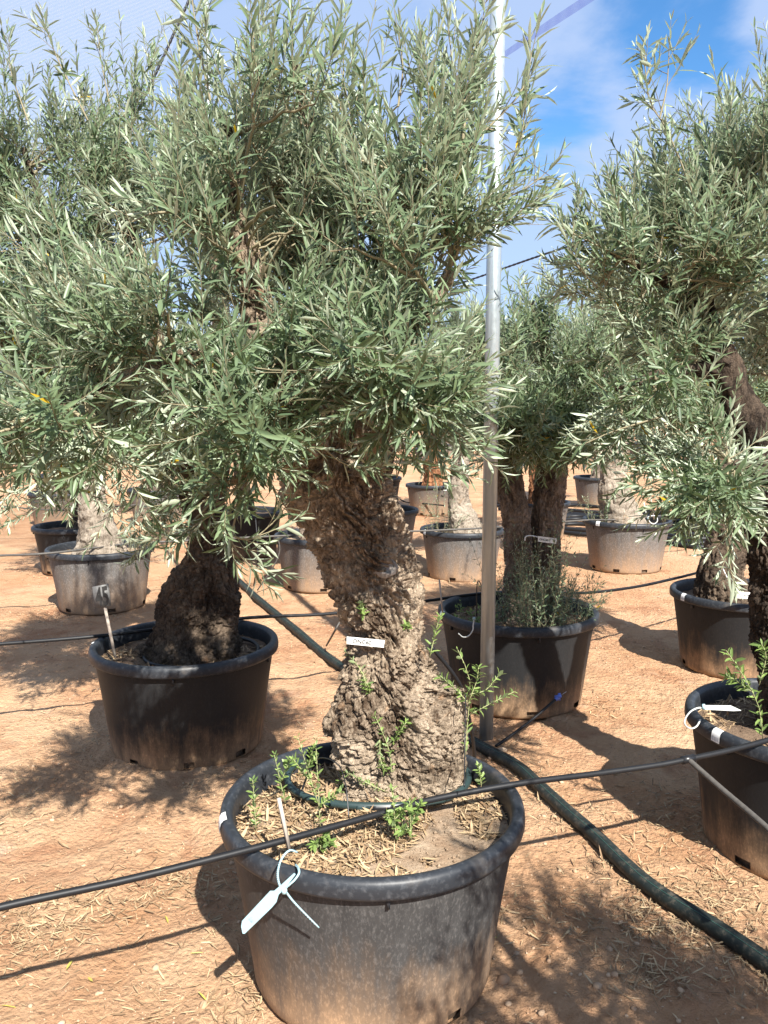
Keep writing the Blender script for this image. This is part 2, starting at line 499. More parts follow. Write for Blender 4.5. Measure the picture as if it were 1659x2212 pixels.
# ------------------------------------------------------------------ ground
def axis(lo, hi, mid0, mid1, step):
    a = list(np.arange(mid0, mid1, step))
    s, x = step, mid1
    while x < hi: a.append(x); s *= 1.22; x += s
    a.append(hi)
    s, x = step, mid0 - step; pre = []
    while x > lo: pre.append(x); s *= 1.22; x -= s
    pre.append(lo)
    return np.array(pre[::-1] + a)
gx = axis(-400, 400, -2.6, 2.8, 0.018)
gy = axis(-60, 700, 1.3, 6.2, 0.018)
X, Y = np.meshgrid(gx, gy, indexing='ij')
def ground_z(X, Y):
    p = np.stack([X, Y, np.zeros_like(X)], -1)
    fall = np.clip((14 - np.abs(Y - 4)) / 6, 0, 1) * np.clip((10 - np.abs(X)) / 4, 0, 1)
    z = 0.022 * fbm(p * 1.1, 3, 3) + 0.013 * fbm(p * 5.5, 3, 9) + 0.0065 * fbm(p * 22, 2, 21) + 0.008 * np.clip(fbm(p * 9, 2, 71), 0, 1)
    r = np.abs(vn(p * 7.5 + 0.4 * fbm(p * 3, 2, 5)[..., None], 33))
    z -= 0.006 * np.exp(-(r / 0.12) ** 2)
    z = z * fall
    for q_, (a_, b_, c_) in POT.items():
        if b_ < 7: z = z + (0.010 + 0.012 * vn(p * 8, 91)) * np.exp(-((np.hypot(X - a_, Y - b_) - 0.345 * c_) / 0.035) ** 2)
    # heaped soil along the buried pipe
    return z
Z = ground_z(X, Y)
nx, ny = X.shape
V = np.stack([X, Y, Z], -1).reshape(-1, 3)
i, j = np.meshgrid(np.arange(nx - 1), np.arange(ny - 1), indexing='ij')
F = np.stack([i * ny + j, (i + 1) * ny + j, (i + 1) * ny + j + 1, i * ny + j + 1], -1).reshape(-1, 4)
ground = link('ground', np_mesh('ground', V, [F], M_ground, True), kind='structure')

# ------------------------------------------------------------------ leaves and shoots
def shoot_leaves(P0, D, L, C, rng, spacing=0.018, leaflen=0.06, wr=0.17, droop=0.15, upright=0.0, a0=68, a1=20, skip=0.08):
    M = len(P0)
    n = np.maximum(3, (L / spacing).astype(int))
    idx = np.repeat(np.arange(M), n)
    k = np.concatenate([np.arange(q) for q in n])
    s = (k + 1.0) / n[idx]
    s = skip + (1 - skip) * s
    T = norm(D[idx] + 2 * C[idx] * s[:, None])
    pos = P0[idx] + (D[idx] * s[:, None] + C[idx] * (s ** 2)[:, None]) * L[idx][:, None]
    ref = norm(rng.normal(size=(M, 3)))[idx]
    A = norm(np.cross(T, ref)); B = np.cross(T, A)
    phi = k * math.pi / 2 + rng.normal(0, 0.35, len(k))
    S = np.cos(phi)[:, None] * A + np.sin(phi)[:, None] * B
    out = []
    for sg in (1, -1):
        al = np.radians(a0 + (a1 - a0) * s + rng.normal(0, 11, len(s)))[:, None]
        d = np.cos(al) * T + np.sin(al) * S * sg
        nr = np.sin(al) * T - np.cos(al) * S * sg
        d = d + rng.normal(0, 0.09, d.shape)
        d[:, 2] -= droop * rng.random(len(d)) * (1 - s * 0.6)
        d = norm(d)
        nr[:, 2] += upright
        nr = norm(nr - d * np.sum(nr * d, 1, keepdims=True))
        sd = np.cross(d, nr)
        ro = rng.normal(0, 0.42, len(d))[:, None]
        nr, sd = nr * np.cos(ro) + sd * np.sin(ro), sd * np.cos(ro) - nr * np.sin(ro)
        ln = leaflen * (0.62 + 0.5 * np.sin(np.pi * np.clip(s, 0, 1) ** 0.8)) * rng.uniform(0.70, 1.25, len(s))
        w = ln * wr * 0.5 * rng.uniform(0.8, 1.2, len(s))
        cv = rng.normal(0.10, 0.11, len(s))
        keep = rng.random(len(s)) > 0.04
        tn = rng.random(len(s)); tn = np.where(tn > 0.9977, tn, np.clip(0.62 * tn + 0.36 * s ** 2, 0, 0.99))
        out.append([x[keep] for x in (pos, d, sd, nr, ln, w, cv, tn)])
    return [np.concatenate([a, b]) for a, b in zip(*out)]

YS0, WS0 = (0.28, 0.70), (0.88, 0.86)
def leaf_geometry(Lf, lod):
    pos, d, sd, nr, ln, w, cv, tint = Lf
    n = len(pos)
    def pt(y, x, z):
        return pos + d * (ln * y)[:, None] + sd * (w * x)[:, None] + nr * (z * w - cv * y * y * ln)[:, None]
    if lod == 0:
        Vs = [pt(0, 0, 0)]
        for y, ww in zip(YS0, WS0):
            Vs += [pt(y, -ww, 0.45), pt(y, 0, 0), pt(y, ww, 0.45)]
        Vs.append(pt(1, 0, 0))
        V = np.stack(Vs, 1)          # n,8,3 : 0 base, 1-3, 4-6, 7 tip
        b = (np.arange(n) * 8)[:, None]
        F3 = np.concatenate([b + np.array([[0, 2, 1]]), b + np.array([[0, 3, 2]]), b + np.array([[4, 5, 7]]), b + np.array([[5, 6, 7]])])
        F4 = np.concatenate([b + np.array([[1, 2, 5, 4]]), b + np.array([[2, 3, 6, 5]])])
        m = 8
    else:
        V = np.stack([pt(0, 0, 0), pt(0.5, -1.05, 0.5), pt(1, 0, 0), pt(0.5, 1.05, 0.5)], 1)
        b = (np.arange(n) * 4)[:, None]
        F3 = np.concatenate([b + np.array([[0, 2, 1]]), b + np.array([[0, 3, 2]])])
        F4 = np.zeros((0, 4), int); m = 4
    return V.reshape(-1, 3), F3, F4, np.repeat(tint, m)

def leaves_mesh(name, Lf, lod, mat):
    V, F3, F4, t = leaf_geometry(Lf, lod)
    return np_mesh(name, V, [F3, F4], mat, False, {'tint': t})

def stems_arrays(P0, D, L, C, r0, r1, seg=4, sides=3):
    """thin stems for many shoots at once"""
    M = len(P0); s = np.linspace(0, 1, seg + 1)
    pts = P0[:, None] + (D[:, None] * s[None, :, None] + C[:, None] * (s ** 2)[None, :, None]) * L[:, None, None]
    T = norm(D[:, None] + 2 * C[:, None] * s[None, :, None])
    A = norm(np.cross(T, np.array([0.31, 0.52, 0.21]))); B = np.cross(T, A)
    rad = (r0 + (r1 - r0) * s)[None, :, None, None]
    th = np.linspace(0, 2 * math.pi, sides, endpoint=False)
    V = pts[:, :, None] + rad * (np.cos(th)[None, None, :, None] * A[:, :, None] + np.sin(th)[None, None, :, None] * B[:, :, None])
    i, j, k = np.meshgrid(np.arange(M), np.arange(seg), np.arange(sides), indexing='ij')
    k2 = (k + 1) % sides; st = (seg + 1) * sides
    F = np.stack([i * st + j * sides + k, i * st + j * sides + k2, i * st + (j + 1) * sides + k2, i * st + (j + 1) * sides + k], -1).reshape(-1, 4)
    return V.reshape(-1, 3), F

# template leaves for the single leaf objects
def leaf_templates(mat, tag, n=8):
    r = []
    for q in range(n):
        cv = (-0.02 + 0.05 * (q % 5)) if tag != 'dry' else (-0.3 + 0.15 * (q % 5)); fo = 0.035
        Vt = [(0, 0, 0)]
        for y, w in zip(YS0, WS0): Vt += [(-w, y, fo - cv * y * y), (0, y, -cv * y * y), (w, y, fo - cv * y * y)]
        Vt.append((0, 1, -cv))
        r.append(np_mesh('leaf_' + tag, np.array(Vt), [np.array([[0, 2, 1], [0, 3, 2], [4, 5, 7], [5, 6, 7]]), np.array([[1, 2, 5, 4], [2, 3, 6, 5]])],
                         mat, False, {'tint': np.full(8, (q + 0.5) / (n + 1))}))
    return r
LT = leaf_templates(M_leaf, 'olive')
LTY = leaf_templates(M_young, 'young')

def single_leaves(Lf, root, nmax, temps, zmin=0.35):
    """the leaves that show largest become parts of their own; returns the rest"""
    pos, d, sd, nr, ln, w, cv, tint = Lf
    mid = pos + d * (ln * 0.5)[:, None]
    px, py, z = proj(mid)
    size = ln / np.maximum(z, 0.2)
    ok = (px > 5) & (px < 1654) & (py > 5) & (py < 2207) & (z > zmin)
    size = np.where(ok, size, 0)
    order = np.argsort(-size)[:nmax]
    order = order[size[order] > 0]
    loc = np.array(root.location)
    for q in order:
        me = temps[int(q) % len(temps)]
        o = bpy.data.objects.new('leaf', me); COL.objects.link(o); o.parent = root
        s_, d_, n_ = sd[q] * w[q], d[q] * ln[q], nr[q] * ln[q]
        p_ = pos[q] - loc
        o.matrix_local = Matrix(((s_[0], d_[0], n_[0], p_[0]), (s_[1], d_[1], n_[1], p_[1]), (s_[2], d_[2], n_[2], p_[2]), (0, 0, 0, 1)))
    mask = np.ones(len(pos), bool); mask[order] = False
    return [x[mask] for x in Lf]

# ------------------------------------------------------------------ bark
def bark_tube(pts, radii, nu, nv, seed, depth=0.010, big=0.22, bumps=(), stretch=0.30, k1=26.0, capend=True, squash=1.0, twist=0.0, flute=0.10):
    pts = np.asarray(pts, float); radii = np.asarray(radii, float)
    c = smooth_path(pts, nv)
    r = np.interp(np.linspace(0, len(pts) - 1, nv), np.arange(len(radii)), radii)
    rr = r.copy()
    for _ in range(max(2, nv // 40)): rr[1:-1] = (rr[:-2] + rr[1:-1] * 2 + rr[2:]) / 4
    r = rr
    T = norm(np.gradient(c, axis=0))
    A = np.zeros_like(c); a = np.array([1.0, 0, 0])
    for q in range(nv):
        a = a - T[q] * np.dot(a, T[q]); a /= np.linalg.norm(a) + 1e-9; A[q] = a
    B = np.cross(T, A)
    th = np.linspace(0, 2 * math.pi, nu, endpoint=False)
    R = np.cos(th)[None, :, None] * A[:, None] + np.sin(th)[None, :, None] * B[:, None]
    s = np.concatenate([[0], np.cumsum(np.linalg.norm(np.diff(c, axis=0), axis=1))])
    q = np.stack([np.cos(th)[None] * r[:, None], np.sin(th)[None] * r[:, None], np.broadcast_to(s[:, None], (nv, nu))], -1)
    wv = np.stack([fbm(q * 7, 3, seed + 1), fbm(q * 7 + 31, 3, seed + 2), fbm(q * 7 + 57, 3, seed + 3)], -1)
    h = big * r[:, None] * fbm(q * (0.55 / max(r.mean(), 0.03)), 3, seed + 4) + 0.18 * big * r[:, None] * fbm(q * 17, 2, seed + 41)
    ca_, sa_ = np.cos(q[..., 2] * twist), np.sin(q[..., 2] * twist)
    q = np.stack([q[..., 0] * ca_ - q[..., 1] * sa_, q[..., 0] * sa_ + q[..., 1] * ca_, q[..., 2]], -1)
    qq = (q + wv * 0.075) * np.array([1, 1, stretch])
    n1 = vn(qq * k1, seed + 5); n2 = vn(qq * k1 * 2.3, seed + 6); n3 = vn((q + wv * 0.03) * k1 * 3.1 * np.array([1, 1, 0.7]), seed + 7)
    n4 = vn((q + wv * 0.02) * k1 * 5.2 * np.array([1, 1, 0.45]), seed + 9)
    h = h - depth * 1.1 * np.exp(-(n1 / 0.09) ** 2) - depth * 0.75 * np.exp(-(n2 / 0.12) ** 2) - depth * 0.5 * np.exp(-(n3 / 0.16) ** 2) - depth * 0.28 * np.exp(-(n4 / 0.25) ** 2)
    st = vn((q + wv * 0.04) * k1 * 1.5 * np.array([1, 1, 0.4]) + 7, seed + 12); st2 = vn((q + wv * 0.03) * k1 * 3.6 * np.array([1, 1, 0.6]) + 3, seed + 13)
    h = h + depth * 0.45 * fbm(q * k1 * 4.0, 3, seed + 8) + depth * 0.35 * np.tanh(st * 9) + depth * 0.22 * np.tanh(st2 * 9)
    Pp = c[:, None] + R * r[:, None, None]
    h = h + flute * r[:, None] * (vn(qq * np.array([1, 1, 0.45]) * 11.0, seed + 31) + 0.5 * vn(qq * np.array([1, 1, 0.6]) * 20.0, seed + 32))
    for bp, br, ba in bumps:
        dd = np.linalg.norm(Pp - np.asarray(bp), axis=-1)
        h = h + ba * np.exp(-(dd / br) ** 2)
    lim = 0.8 * r[:, None]
    h = np.clip(h, -lim, lim)
    V = (c[:, None] + R * (r[:, None, None] + h[..., None]) * np.array([1, squash, 1])).reshape(-1, 3)
    i, j = np.meshgrid(np.arange(nv - 1), np.arange(nu), indexing='ij'); j2 = (j + 1) % nu
    F4 = np.stack([i * nu + j, i * nu + j2, (i + 1) * nu + j2, (i + 1) * nu + j], -1).reshape(-1, 4)
    F3 = []
    if capend:
        V = np.concatenate([V, c[-1:] + T[-1] * r[-1] * 0.4])
        k = np.arange(nu); F3 = np.stack([(nv - 1) * nu + k, (nv - 1) * nu + (k + 1) % nu, np.full(nu, len(V) - 1)], -1)
    return V, F3, F4

# ------------------------------------------------------------------ crown growth
def grow(skel, blobs, nb, ns, rng, L=(0.12, 0.30), up=0.55, spacing=0.018, leaflen=0.06, thick=0.007,
         extra=(), voids=(), lod=0, inner=0.5, sag=0.0, wr=0.17, r_shoot=0.0016):
    """skel: (n,3) points on limbs; blobs: (centre, radii, weight). returns branch arrays, shoot params"""
    skel = np.asarray(skel)
    wts = np.array([b_[2] for b_ in blobs]); wts = wts / wts.sum()
    cen = np.mean([b_[0] for b_ in blobs], axis=0)
    zlo = min(b_[0][2] - b_[1][2] for b_ in blobs); zhi = max(b_[0][2] + b_[1][2] for b_ in blobs)
    br = MB(); P0, D, LL = [], [], []
    for q in range(nb):
        c, rad, _ = blobs[rng.choice(len(blobs), p=wts)]
        d = norm(rng.normal(size=3))
        tgt = c + d * np.array(rad) * rng.uniform(inner, 0.92)
        dist = np.linalg.norm(skel - tgt, axis=1) + 0.25 * np.maximum(0, skel[:, 2] - tgt[2] + 0.05)
        near = np.argsort(dist)[:6]
        s0 = skel[near[rng.integers(0, len(near))]]
        span = np.linalg.norm(tgt - s0)
        mid = (s0 + tgt) / 2 + rng.normal(0, 0.07, 3) * span + np.array([0, 0, 0.10 * span - sag * span])
        t = np.linspace(0, 1, 8)[:, None]
        path = s0 * (1 - t) ** 2 + 2 * mid * t * (1 - t) + tgt * t ** 2
        path += rng.normal(0, 0.006, path.shape) * t
        br.tube(path, np.linspace(thick * rng.uniform(0.6, 1.1), 0.0022, 8), 5, False)
        bt = norm(tgt - mid)
        for k in range(ns):
            s = rng.uniform(0.25, 1.0) if k else 1.0
            f = s * 7; i0 = min(6, int(f)); p = path[i0] + (path[i0 + 1] - path[i0]) * (f - i0)
            if any((((p + np.array([0, -.04, .04]) - vc) / vr) ** 2).sum() < 1 for vc, vr in voids): continue
            o = norm(p - cen)
            fr = np.clip((p[2] - zlo) / (zhi - zlo), 0, 1)
            dd = bt * 0.55 + o * 0.45 + rng.normal(0, 0.45, 3) + np.array([0, 0, up * (0.45 + 2.0 * fr ** 1.5) * rng.uniform(0.4, 1.3)])
            P0.append(p); D.append(norm(dd)); LL.append(rng.uniform(*L) * (1.0 if k else 1.15))
    for path in extra:                            # long explicit shoots that stand out of the crown
        path = smooth_path(path, 10)
        tl = np.linalg.norm(np.diff(path, axis=0), axis=1).sum()
        br.tube(path, np.linspace(0.0032, 0.0012, 10), 5, False)
        nn = max(4, int(tl / 0.032))
        for k in range(nn):
            s = 0.02 + 0.98 * (k + 0.5) / nn
            f = s * 9; i0 = min(8, int(f)); p = path[i0] + (path[i0 + 1] - path[i0]) * (f - i0)
            tn = norm(path[i0 + 1] - path[i0])
            P0.append(p); D.append(norm(tn + rng.normal(0, 0.42, 3))); LL.append(rng.uniform(0.05, 0.13) * (1.25 - 0.5 * s))
        P0.append(path[-2]); D.append(norm(path[-1] - path[-3])); LL.append(0.09)
    P0, D, LL = np.array(P0), np.array(D), np.array(LL)
    C = rng.normal(0, 0.10, P0.shape) + np.array([0, 0, 0.16]) - np.array([0, 0, sag])
    Lf = shoot_leaves(P0, D, LL, C, rng, spacing, leaflen, wr)
    for vc, vr in voids:
        ok_ = (((Lf[0] + Lf[1] * .02 - vc) / vr) ** 2).sum(1) > 1; Lf = [x_[ok_] for x_ in Lf]
    SV, SF = stems_arrays(P0, D, LL, C, r_shoot, r_shoot * 0.5, 4, 3)
    br.add(SV, None, SF)
    return br, Lf

def limb_points(limbs, frm=0.25):
    out = []
    for pts, rad in limbs:
        p = smooth_path(pts, 26); out.append(p[int(26 * frm):])
    return np.concatenate(out)

def make_tree(label, base, trunks, limbs, blobs, mats, seed, nb, ns, res=(200, 240), lres=(40, 60), depth=0.010, big=0.22,
              bumps=(), nleaf=0, lod=0, extra=(), group='olive trees in black pots', trunk_kw=None, **kw):
    rng = np.random.default_rng(seed)
    root = thing('olive_tree', label, 'olive tree', base, group)
    bark, leafm = mats
    tmesh = []
    for q, (pts, rad) in enumerate(trunks):
        mb = MB(); V_, F3_, F4_ = bark_tube(pts, rad, res[0], res[1], seed + q * 7, depth, big, bumps, **(trunk_kw or {}))
        mb.add(V_, F3_, F4_)
        me = mb.mesh('trunk', bark, True)
        part('trunk', me, root); tmesh.append((V_, F3_, F4_))
    for q, (pts, rad) in enumerate(limbs):
        mb = MB(); V_, F3_, F4_ = bark_tube(pts, rad, lres[0], lres[1], seed + 50 + q * 7, depth * 0.6, 0.18, (), k1=32)
        mb.add(V_, F3_, F4_)
        part('limb', mb.mesh('limb', bark, True), root)
    br, Lf = grow(limb_points(limbs), blobs, nb, ns, rng, extra=extra, lod=lod, **kw)
    t = part('twigs', br.mesh('twigs', M_twig, True), root, 'stuff')
    if nleaf: Lf = single_leaves(Lf, root, nleaf, LT)
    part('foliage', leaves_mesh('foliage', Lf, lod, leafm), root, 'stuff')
    return root, tmesh

def bl(px, py, F, rx, ry, depth, w=None):
    sc = F / FPX
    return (P(px, py, F), (rx * sc, depth, ry * sc), w if w else rx * ry * depth / 1000.0)
def pth(l, F): return [P(a[0], a[1], a[2] if len(a) > 2 else F) for a in l]

# ------------------------------------------------------------------ main tree
mx, my, ms = POT['main']
F1 = 2.40
k_ = F1 * 1.02 / FPX
outl = [(1745, 690, 1000), (1715, 705, 997), (1690, 727, 992), (1650, 738, 990), (1600, 727, 996), (1550, 719, 998), (1500, 720, 974), (1450, 738, 946),
        (1400, 756, 925), (1350, 748, 918), (1300, 731, 912), (1250, 716, 895), (1200, 698, 878), (1150, 679, 866),
        (1100, 650, 852), (1055, 632, 846), (1010, 622, 842)]
tp = [P((a + c_) / 2, y, F1) for y, a, c_ in outl]
tr = [(c_ - a) / 2 * k_ * 0.96 for y, a, c_ in outl]
bumps1 = [(P(930, 1560, F1 - .10), 0.075, 0.030), (P(770, 1570, F1 - .12), 0.07, 0.020), (P(870, 1440, F1 - .12), 0.05, 0.018),
          (P(905, 1650, F1 - .14), 0.06, 0.020), (P(830, 1205, F1 - .13), 0.020, -0.035), (P(835, 1215, F1 - .13), 0.045, 0.022), (P(868, 1462, F1 - .13), 0.014, -0.03),
          (P(850, 1500, F1 - .14), 0.012, -0.03), (P(950, 1500, F1 - .1), 0.016, -0.022), (P(930, 1470, F1 - .12), 0.016, -0.022), (P(700, 1120, F1 - .1), 0.03, 0.022),
          (P(850, 1640, F1 - .15), 0.02, -0.04), (P(915, 1610, F1 - .15), 0.016, -0.03), (P(815, 1690, F1 - .15), 0.02, -0.03), (P(880, 1690, F1 - .15), 0.025, -0.025), (P(760, 1680, F1 - .12), 0.03, 0.02), (P(960, 1680, F1 - .12), 0.04, 0.02), (P(800, 1330, F1 - .12), 0.035, 0.012), (P(690, 1080, F1 - .09), 0.018, -0.03)]
limbs1 = [(pth([(705, 1085), (668, 980), (625, 860, 2.25), (585, 740, 2.22), (540, 600, 2.2), (505, 430, 2.2), (490, 260, 2.2)], F1), [.105, .085, .062, .05, .04, .028, .014]),
          (pth([(768, 1085), (792, 980), (818, 860), (845, 720), (868, 580), (880, 440), (865, 280)], F1), [.105, .08, .055, .045, .036, .026, .012]),
          (pth([(735, 1040, 2.32), (730, 900, 2.4), (715, 720, 2.45), (700, 520, 2.45), (670, 300, 2.4), (640, 140, 2.35)], F1), [.06, .05, .04, .032, .022, .01]),
          (pth([(605, 820, 2.23), (530, 790, 2.1), (430, 770, 2.0), (300, 800, 1.95), (180, 860, 1.92), (60, 910, 1.88)], F1), [.035, .027, .02, .015, .010, .006]),
          (pth([(835, 770, 2.25), (900, 700, 2.15), (950, 640, 2.1), (985, 520, 2.1), (1000, 380, 2.15)], F1), [.035, .025, .018, .012, .007]),
          (pth([(655, 1000, 2.2), (590, 1000, 2.05), (520, 1030, 1.98), (460, 1070, 1.95)], F1), [.025, .016, .012, .006]),
          (pth([(800, 960, 2.2), (860, 900, 2.05), (940, 860, 1.98), (1010, 850, 1.98)], F1), [.03, .02, .014, .008])]
blobs1 = [bl(620, 400, 2.2, 270, 200, .38), bl(865, 370, 2.2, 130, 180, .32), bl(800, 800, 2.0, 160, 140, .28), bl(590, 850, 2.0, 180, 180, .28),
          bl(430, 500, 2.15, 190, 190, .32), bl(490, 1020, 1.98, 90, 60, .15, 1.5), bl(370, 760, 2.0, 180, 170, .26), bl(975, 300, 2.2, 45, 110, .16, 3),
          bl(890, 900, 1.95, 80, 70, .16, 4), bl(770, 620, 2.05, 170, 120, .28), bl(620, 600, 2.3, 150, 110, .25), bl(620, 450, 2.62, 170, 150, .16, 14), bl(965, 520, 2.1, 60, 90, .14, 6), bl(760, 650, 2.35, 120, 100, .2, 9), bl(640, 640, 2.55, 110, 110, .14, 9), bl(210, 900, 1.95, 160, 110, .22, 7), bl(60, 940, 1.9, 110, 80, .18, 4), bl(180, 680, 2.0, 130, 130, .22, 5)]
extra1 = [pth([(480, 1060, 2.0), (410, 1130, 1.95), (335, 1165, 1.93)], 2.0), pth([(620, 240), (632, 120), (628, -20)], 2.15), pth([(455, 220), (430, 100), (412, -20)], 2.15), pth([(735, 240), (742, 150), (738, 80)], 2.2),
          pth([(540, 220), (545, 120), (550, 40)], 2.2), pth([(860, 230), (870, 150), (862, 85)], 2.2), pth([(960, 260), (1010, 150), (1045, 40)], 2.15),
          pth([(1000, 330), (1090, 240), (1130, 190), (1150, 110)], 2.1), pth([(1040, 430), (1110, 420), (1168, 385)], 2.1), pth([(1000, 500), (1090, 480), (1150, 452)], 2.1),
          pth([(1010, 250), (980, 150), (972, 90)], 2.2), pth([(1090, 380), (1120, 320), (1135, 240)], 2.1),
          pth([(560, 960, 2.05), (520, 1080, 1.98), (500, 1160, 1.95), (520, 1200, 1.95), (560, 1250, 1.95)], 2.0),
          pth([(520, 1040, 2.0), (470, 1100, 1.95), (430, 1130, 1.93)], 2.0), pth([(480, 1150, 1.95), (540, 1165, 1.95), (590, 1130, 1.95)], 2.0),
          pth([(900, 900, 2.0), (980, 930, 1.95), (1040, 985, 1.93)], 2.0), pth([(850, 940, 2.0), (900, 985, 1.95), (960, 1010, 1.93)], 2.0),
          pth([(680, 950, 2.0), (740, 1000, 1.98), (800, 1010, 1.97)], 2.0)]
tree1, tm1 = make_tree('large gnarled olive tree with pale fissured leaning trunk growing in the front pot', (mx, my, 0.42),
                       [(tp, tr)], limbs1, blobs1, (M_bark_main, M_leaf), 11, 205, 9, res=(380, 520), lres=(90, 200), depth=0.017, big=0.18, bumps=bumps1,
                       nleaf=300, extra=extra1, voids=[(P(575, 450, 1.95), np.array([.085, .40, .07])), (P(540, 470, 1.95), np.array([.05, .38, .09])), (P(608, 810, 1.95), np.array([.03, .3, .05])), (P(270, 500, 1.9), np.array([.07, .4, .06])), (P(500, 640, 1.85), np.array([.04, .25, .04]))], L=(0.10, 0.24), leaflen=0.055, spacing=0.0172, wr=0.148, trunk_kw=dict(squash=0.86, stretch=0.15, twist=2.0, flute=0.20))
Vt, F3t, F4t = tm1[0]
BVH1 = BVHTree.FromPolygons([tuple(v) for v in Vt], [tuple(f) for f in F4t.tolist()])
def hit(px, py, bvh=BVH1, default=2.12):
    o = Vector((0, 0, CAMZ)); d = pixdir(px, py)
    h_ = bvh.ray_cast(o, d)
    return np.array(h_[0]) if h_[0] else P(px, py, default)

# grey pruning scar on the trunk
sc_ = hit(832, 1224); dirc = Vector(norm(CAMZ * np.array([0, 0, 1]) - sc_)); 
mb = MB(); prof = [(0.0001, -.001), (.006, 0), (.012, -.001), (.017, 0.001), (.021, -.002), (.024, .005), (.029, .004), (.033, -.012)]
mb.lathe(prof, 40); mb.v[0] = mb.v[0] + 0.0035 * np.stack([vn(mb.v[0] * 120 + 5, 3), vn(mb.v[0] * 120 + 50, 4), vn(mb.v[0] * 150, 5)], -1)
me_ = mb.mesh('pruning_scar', simple('dead_wood_grey', (0.25, 0.225, 0.20), 0.9, 0, 0.1, 0.6, 90), True)
me_.transform(Matrix.Translation(Vector(sc_) + dirc * -0.002) @ (dirc + Vector((0, 0, .5))).to_track_quat('Z', 'Y').to_matrix().to_4x4() @ Matrix.Diagonal((1.15, 0.9, 1, 1)))
part('pruning_scar', me_, tree1)

# ------------------------------------------------------------------ other close trees
F2 = 3.72
tree2, tm2 = make_tree('olive tree with squat dark knobbly trunk in the pot that carries the 45 sign', (POT['sign'][0], POT['sign'][1], 0.42),
    [(pth([(424, 1435), (428, 1400), (432, 1350), (434, 1310), (438, 1270), (447, 1230), (450, 1190), (446, 1130), (435, 1060)], F2),
      [x * F2 / FPX for x in (116, 106, 96, 94, 82, 60, 44, 40, 42)])],
    [(pth([(440, 1110), (415, 1000), (370, 860), (315, 680), (270, 470), (240, 300)], F2), [.09, .075, .06, .045, .03, .015]),
     (pth([(442, 1110), (465, 980), (480, 820), (470, 620), (430, 430), (400, 260)], F2 + .15), [.085, .07, .05, .04, .028, .014]),
     (pth([(420, 1030), (320, 950, 3.6), (200, 880, 3.5), (90, 820, 3.45), (0, 740, 3.4)], F2), [.05, .04, .03, .022, .014]),
     (pth([(330, 740), (220, 620, 3.55), (110, 480, 3.5), (50, 320, 3.5)], F2), [.035, .028, .02, .012])],
    [bl(110, 500, 3.5, 210, 240, .5), bl(110, 780, 3.5, 230, 250, .5), bl(290, 370, 3.7, 190, 150, .5), bl(300, 960, 3.6, 230, 150, .4),
     bl(80, 990, 3.45, 150, 110, .3), bl(300, 650, 3.7, 250, 250, .5), bl(-60, 640, 3.4, 150, 260, .4)],
    (M_bark_dark, M_leaf), 23, 165, 10, res=(260, 240), depth=0.012, big=0.30, nleaf=300, lod=0, L=(0.14, 0.32), leaflen=0.058, spacing=0.020, wr=0.155, trunk_kw=dict(stretch=0.6),
    extra=[pth([(190, 260), (130, 140), (98, 60)], 3.3), pth([(240, 240), (220, 140), (212, 75)], 3.4), pth([(60, 260), (25, 160), (20, 110)], 3.3),
           pth([(330, 230), (330, 160), (318, 120)], 3.5), pth([(140, 1020), (60, 1050), (10, 1080)], 3.2), pth([(300, 1060), (290, 1130), (300, 1190)], 3.3),
           pth([(390, 1080), (330, 1150), (290, 1200)], 3.4)])

F12 = POT['pole'][1]
tree12, tm12 = make_tree('twin-stemmed olive tree with brown grooved trunks in the black pot behind the steel pole', (POT['pole'][0], POT['pole'][1], 0.42),
    [(pth([(1118, 1350), (1120, 1290), (1120, 1210), (1115, 1120), (1098, 1040), (1090, 975)], F12 - .05), [x * F12 / FPX for x in (40, 33, 31, 33, 32, 28)]),
     (pth([(1172, 1350), (1177, 1280), (1181, 1200), (1183, 1120), (1190, 1050), (1195, 985)], F12), [x * F12 / FPX for x in (40, 30, 33, 34, 34, 31)])],
    [(pth([(1092, 990), (1080, 900), (1060, 810), (1035, 730)], F12), [.07, .055, .035, .015]),
     (pth([(1194, 1000), (1205, 900), (1190, 800), (1160, 700), (1150, 650)], F12), [.075, .06, .04, .025, .012]),
     (pth([(1200, 920), (1260, 860, 4.2), (1310, 800, 4.1)], F12), [.04, .028, .014])],
    [bl(1120, 790, 4.3, 130, 110, .5), bl(1040, 850, 4.3, 110, 120, .4), bl(1230, 880, 4.2, 110, 90, .35), bl(1190, 760, 4.3, 90, 80, .4), bl(1240, 770, 4.2, 110, 100, .4), bl(1110, 930, 4.0, 110, 50, .3, 16), bl(1200, 930, 4.1, 80, 50, .25, 8)],
    (M_bark_mid, M_leaf2), 37, 95, 11, res=(150, 260), depth=0.010, big=0.15, nleaf=150, lod=0, L=(0.12, 0.28), leaflen=0.06, spacing=0.022,
    extra=[pth([(1130, 720), (1125, 660), (1122, 620)], 4.2), pth([(1180, 740), (1200, 680), (1195, 640)], 4.2)])

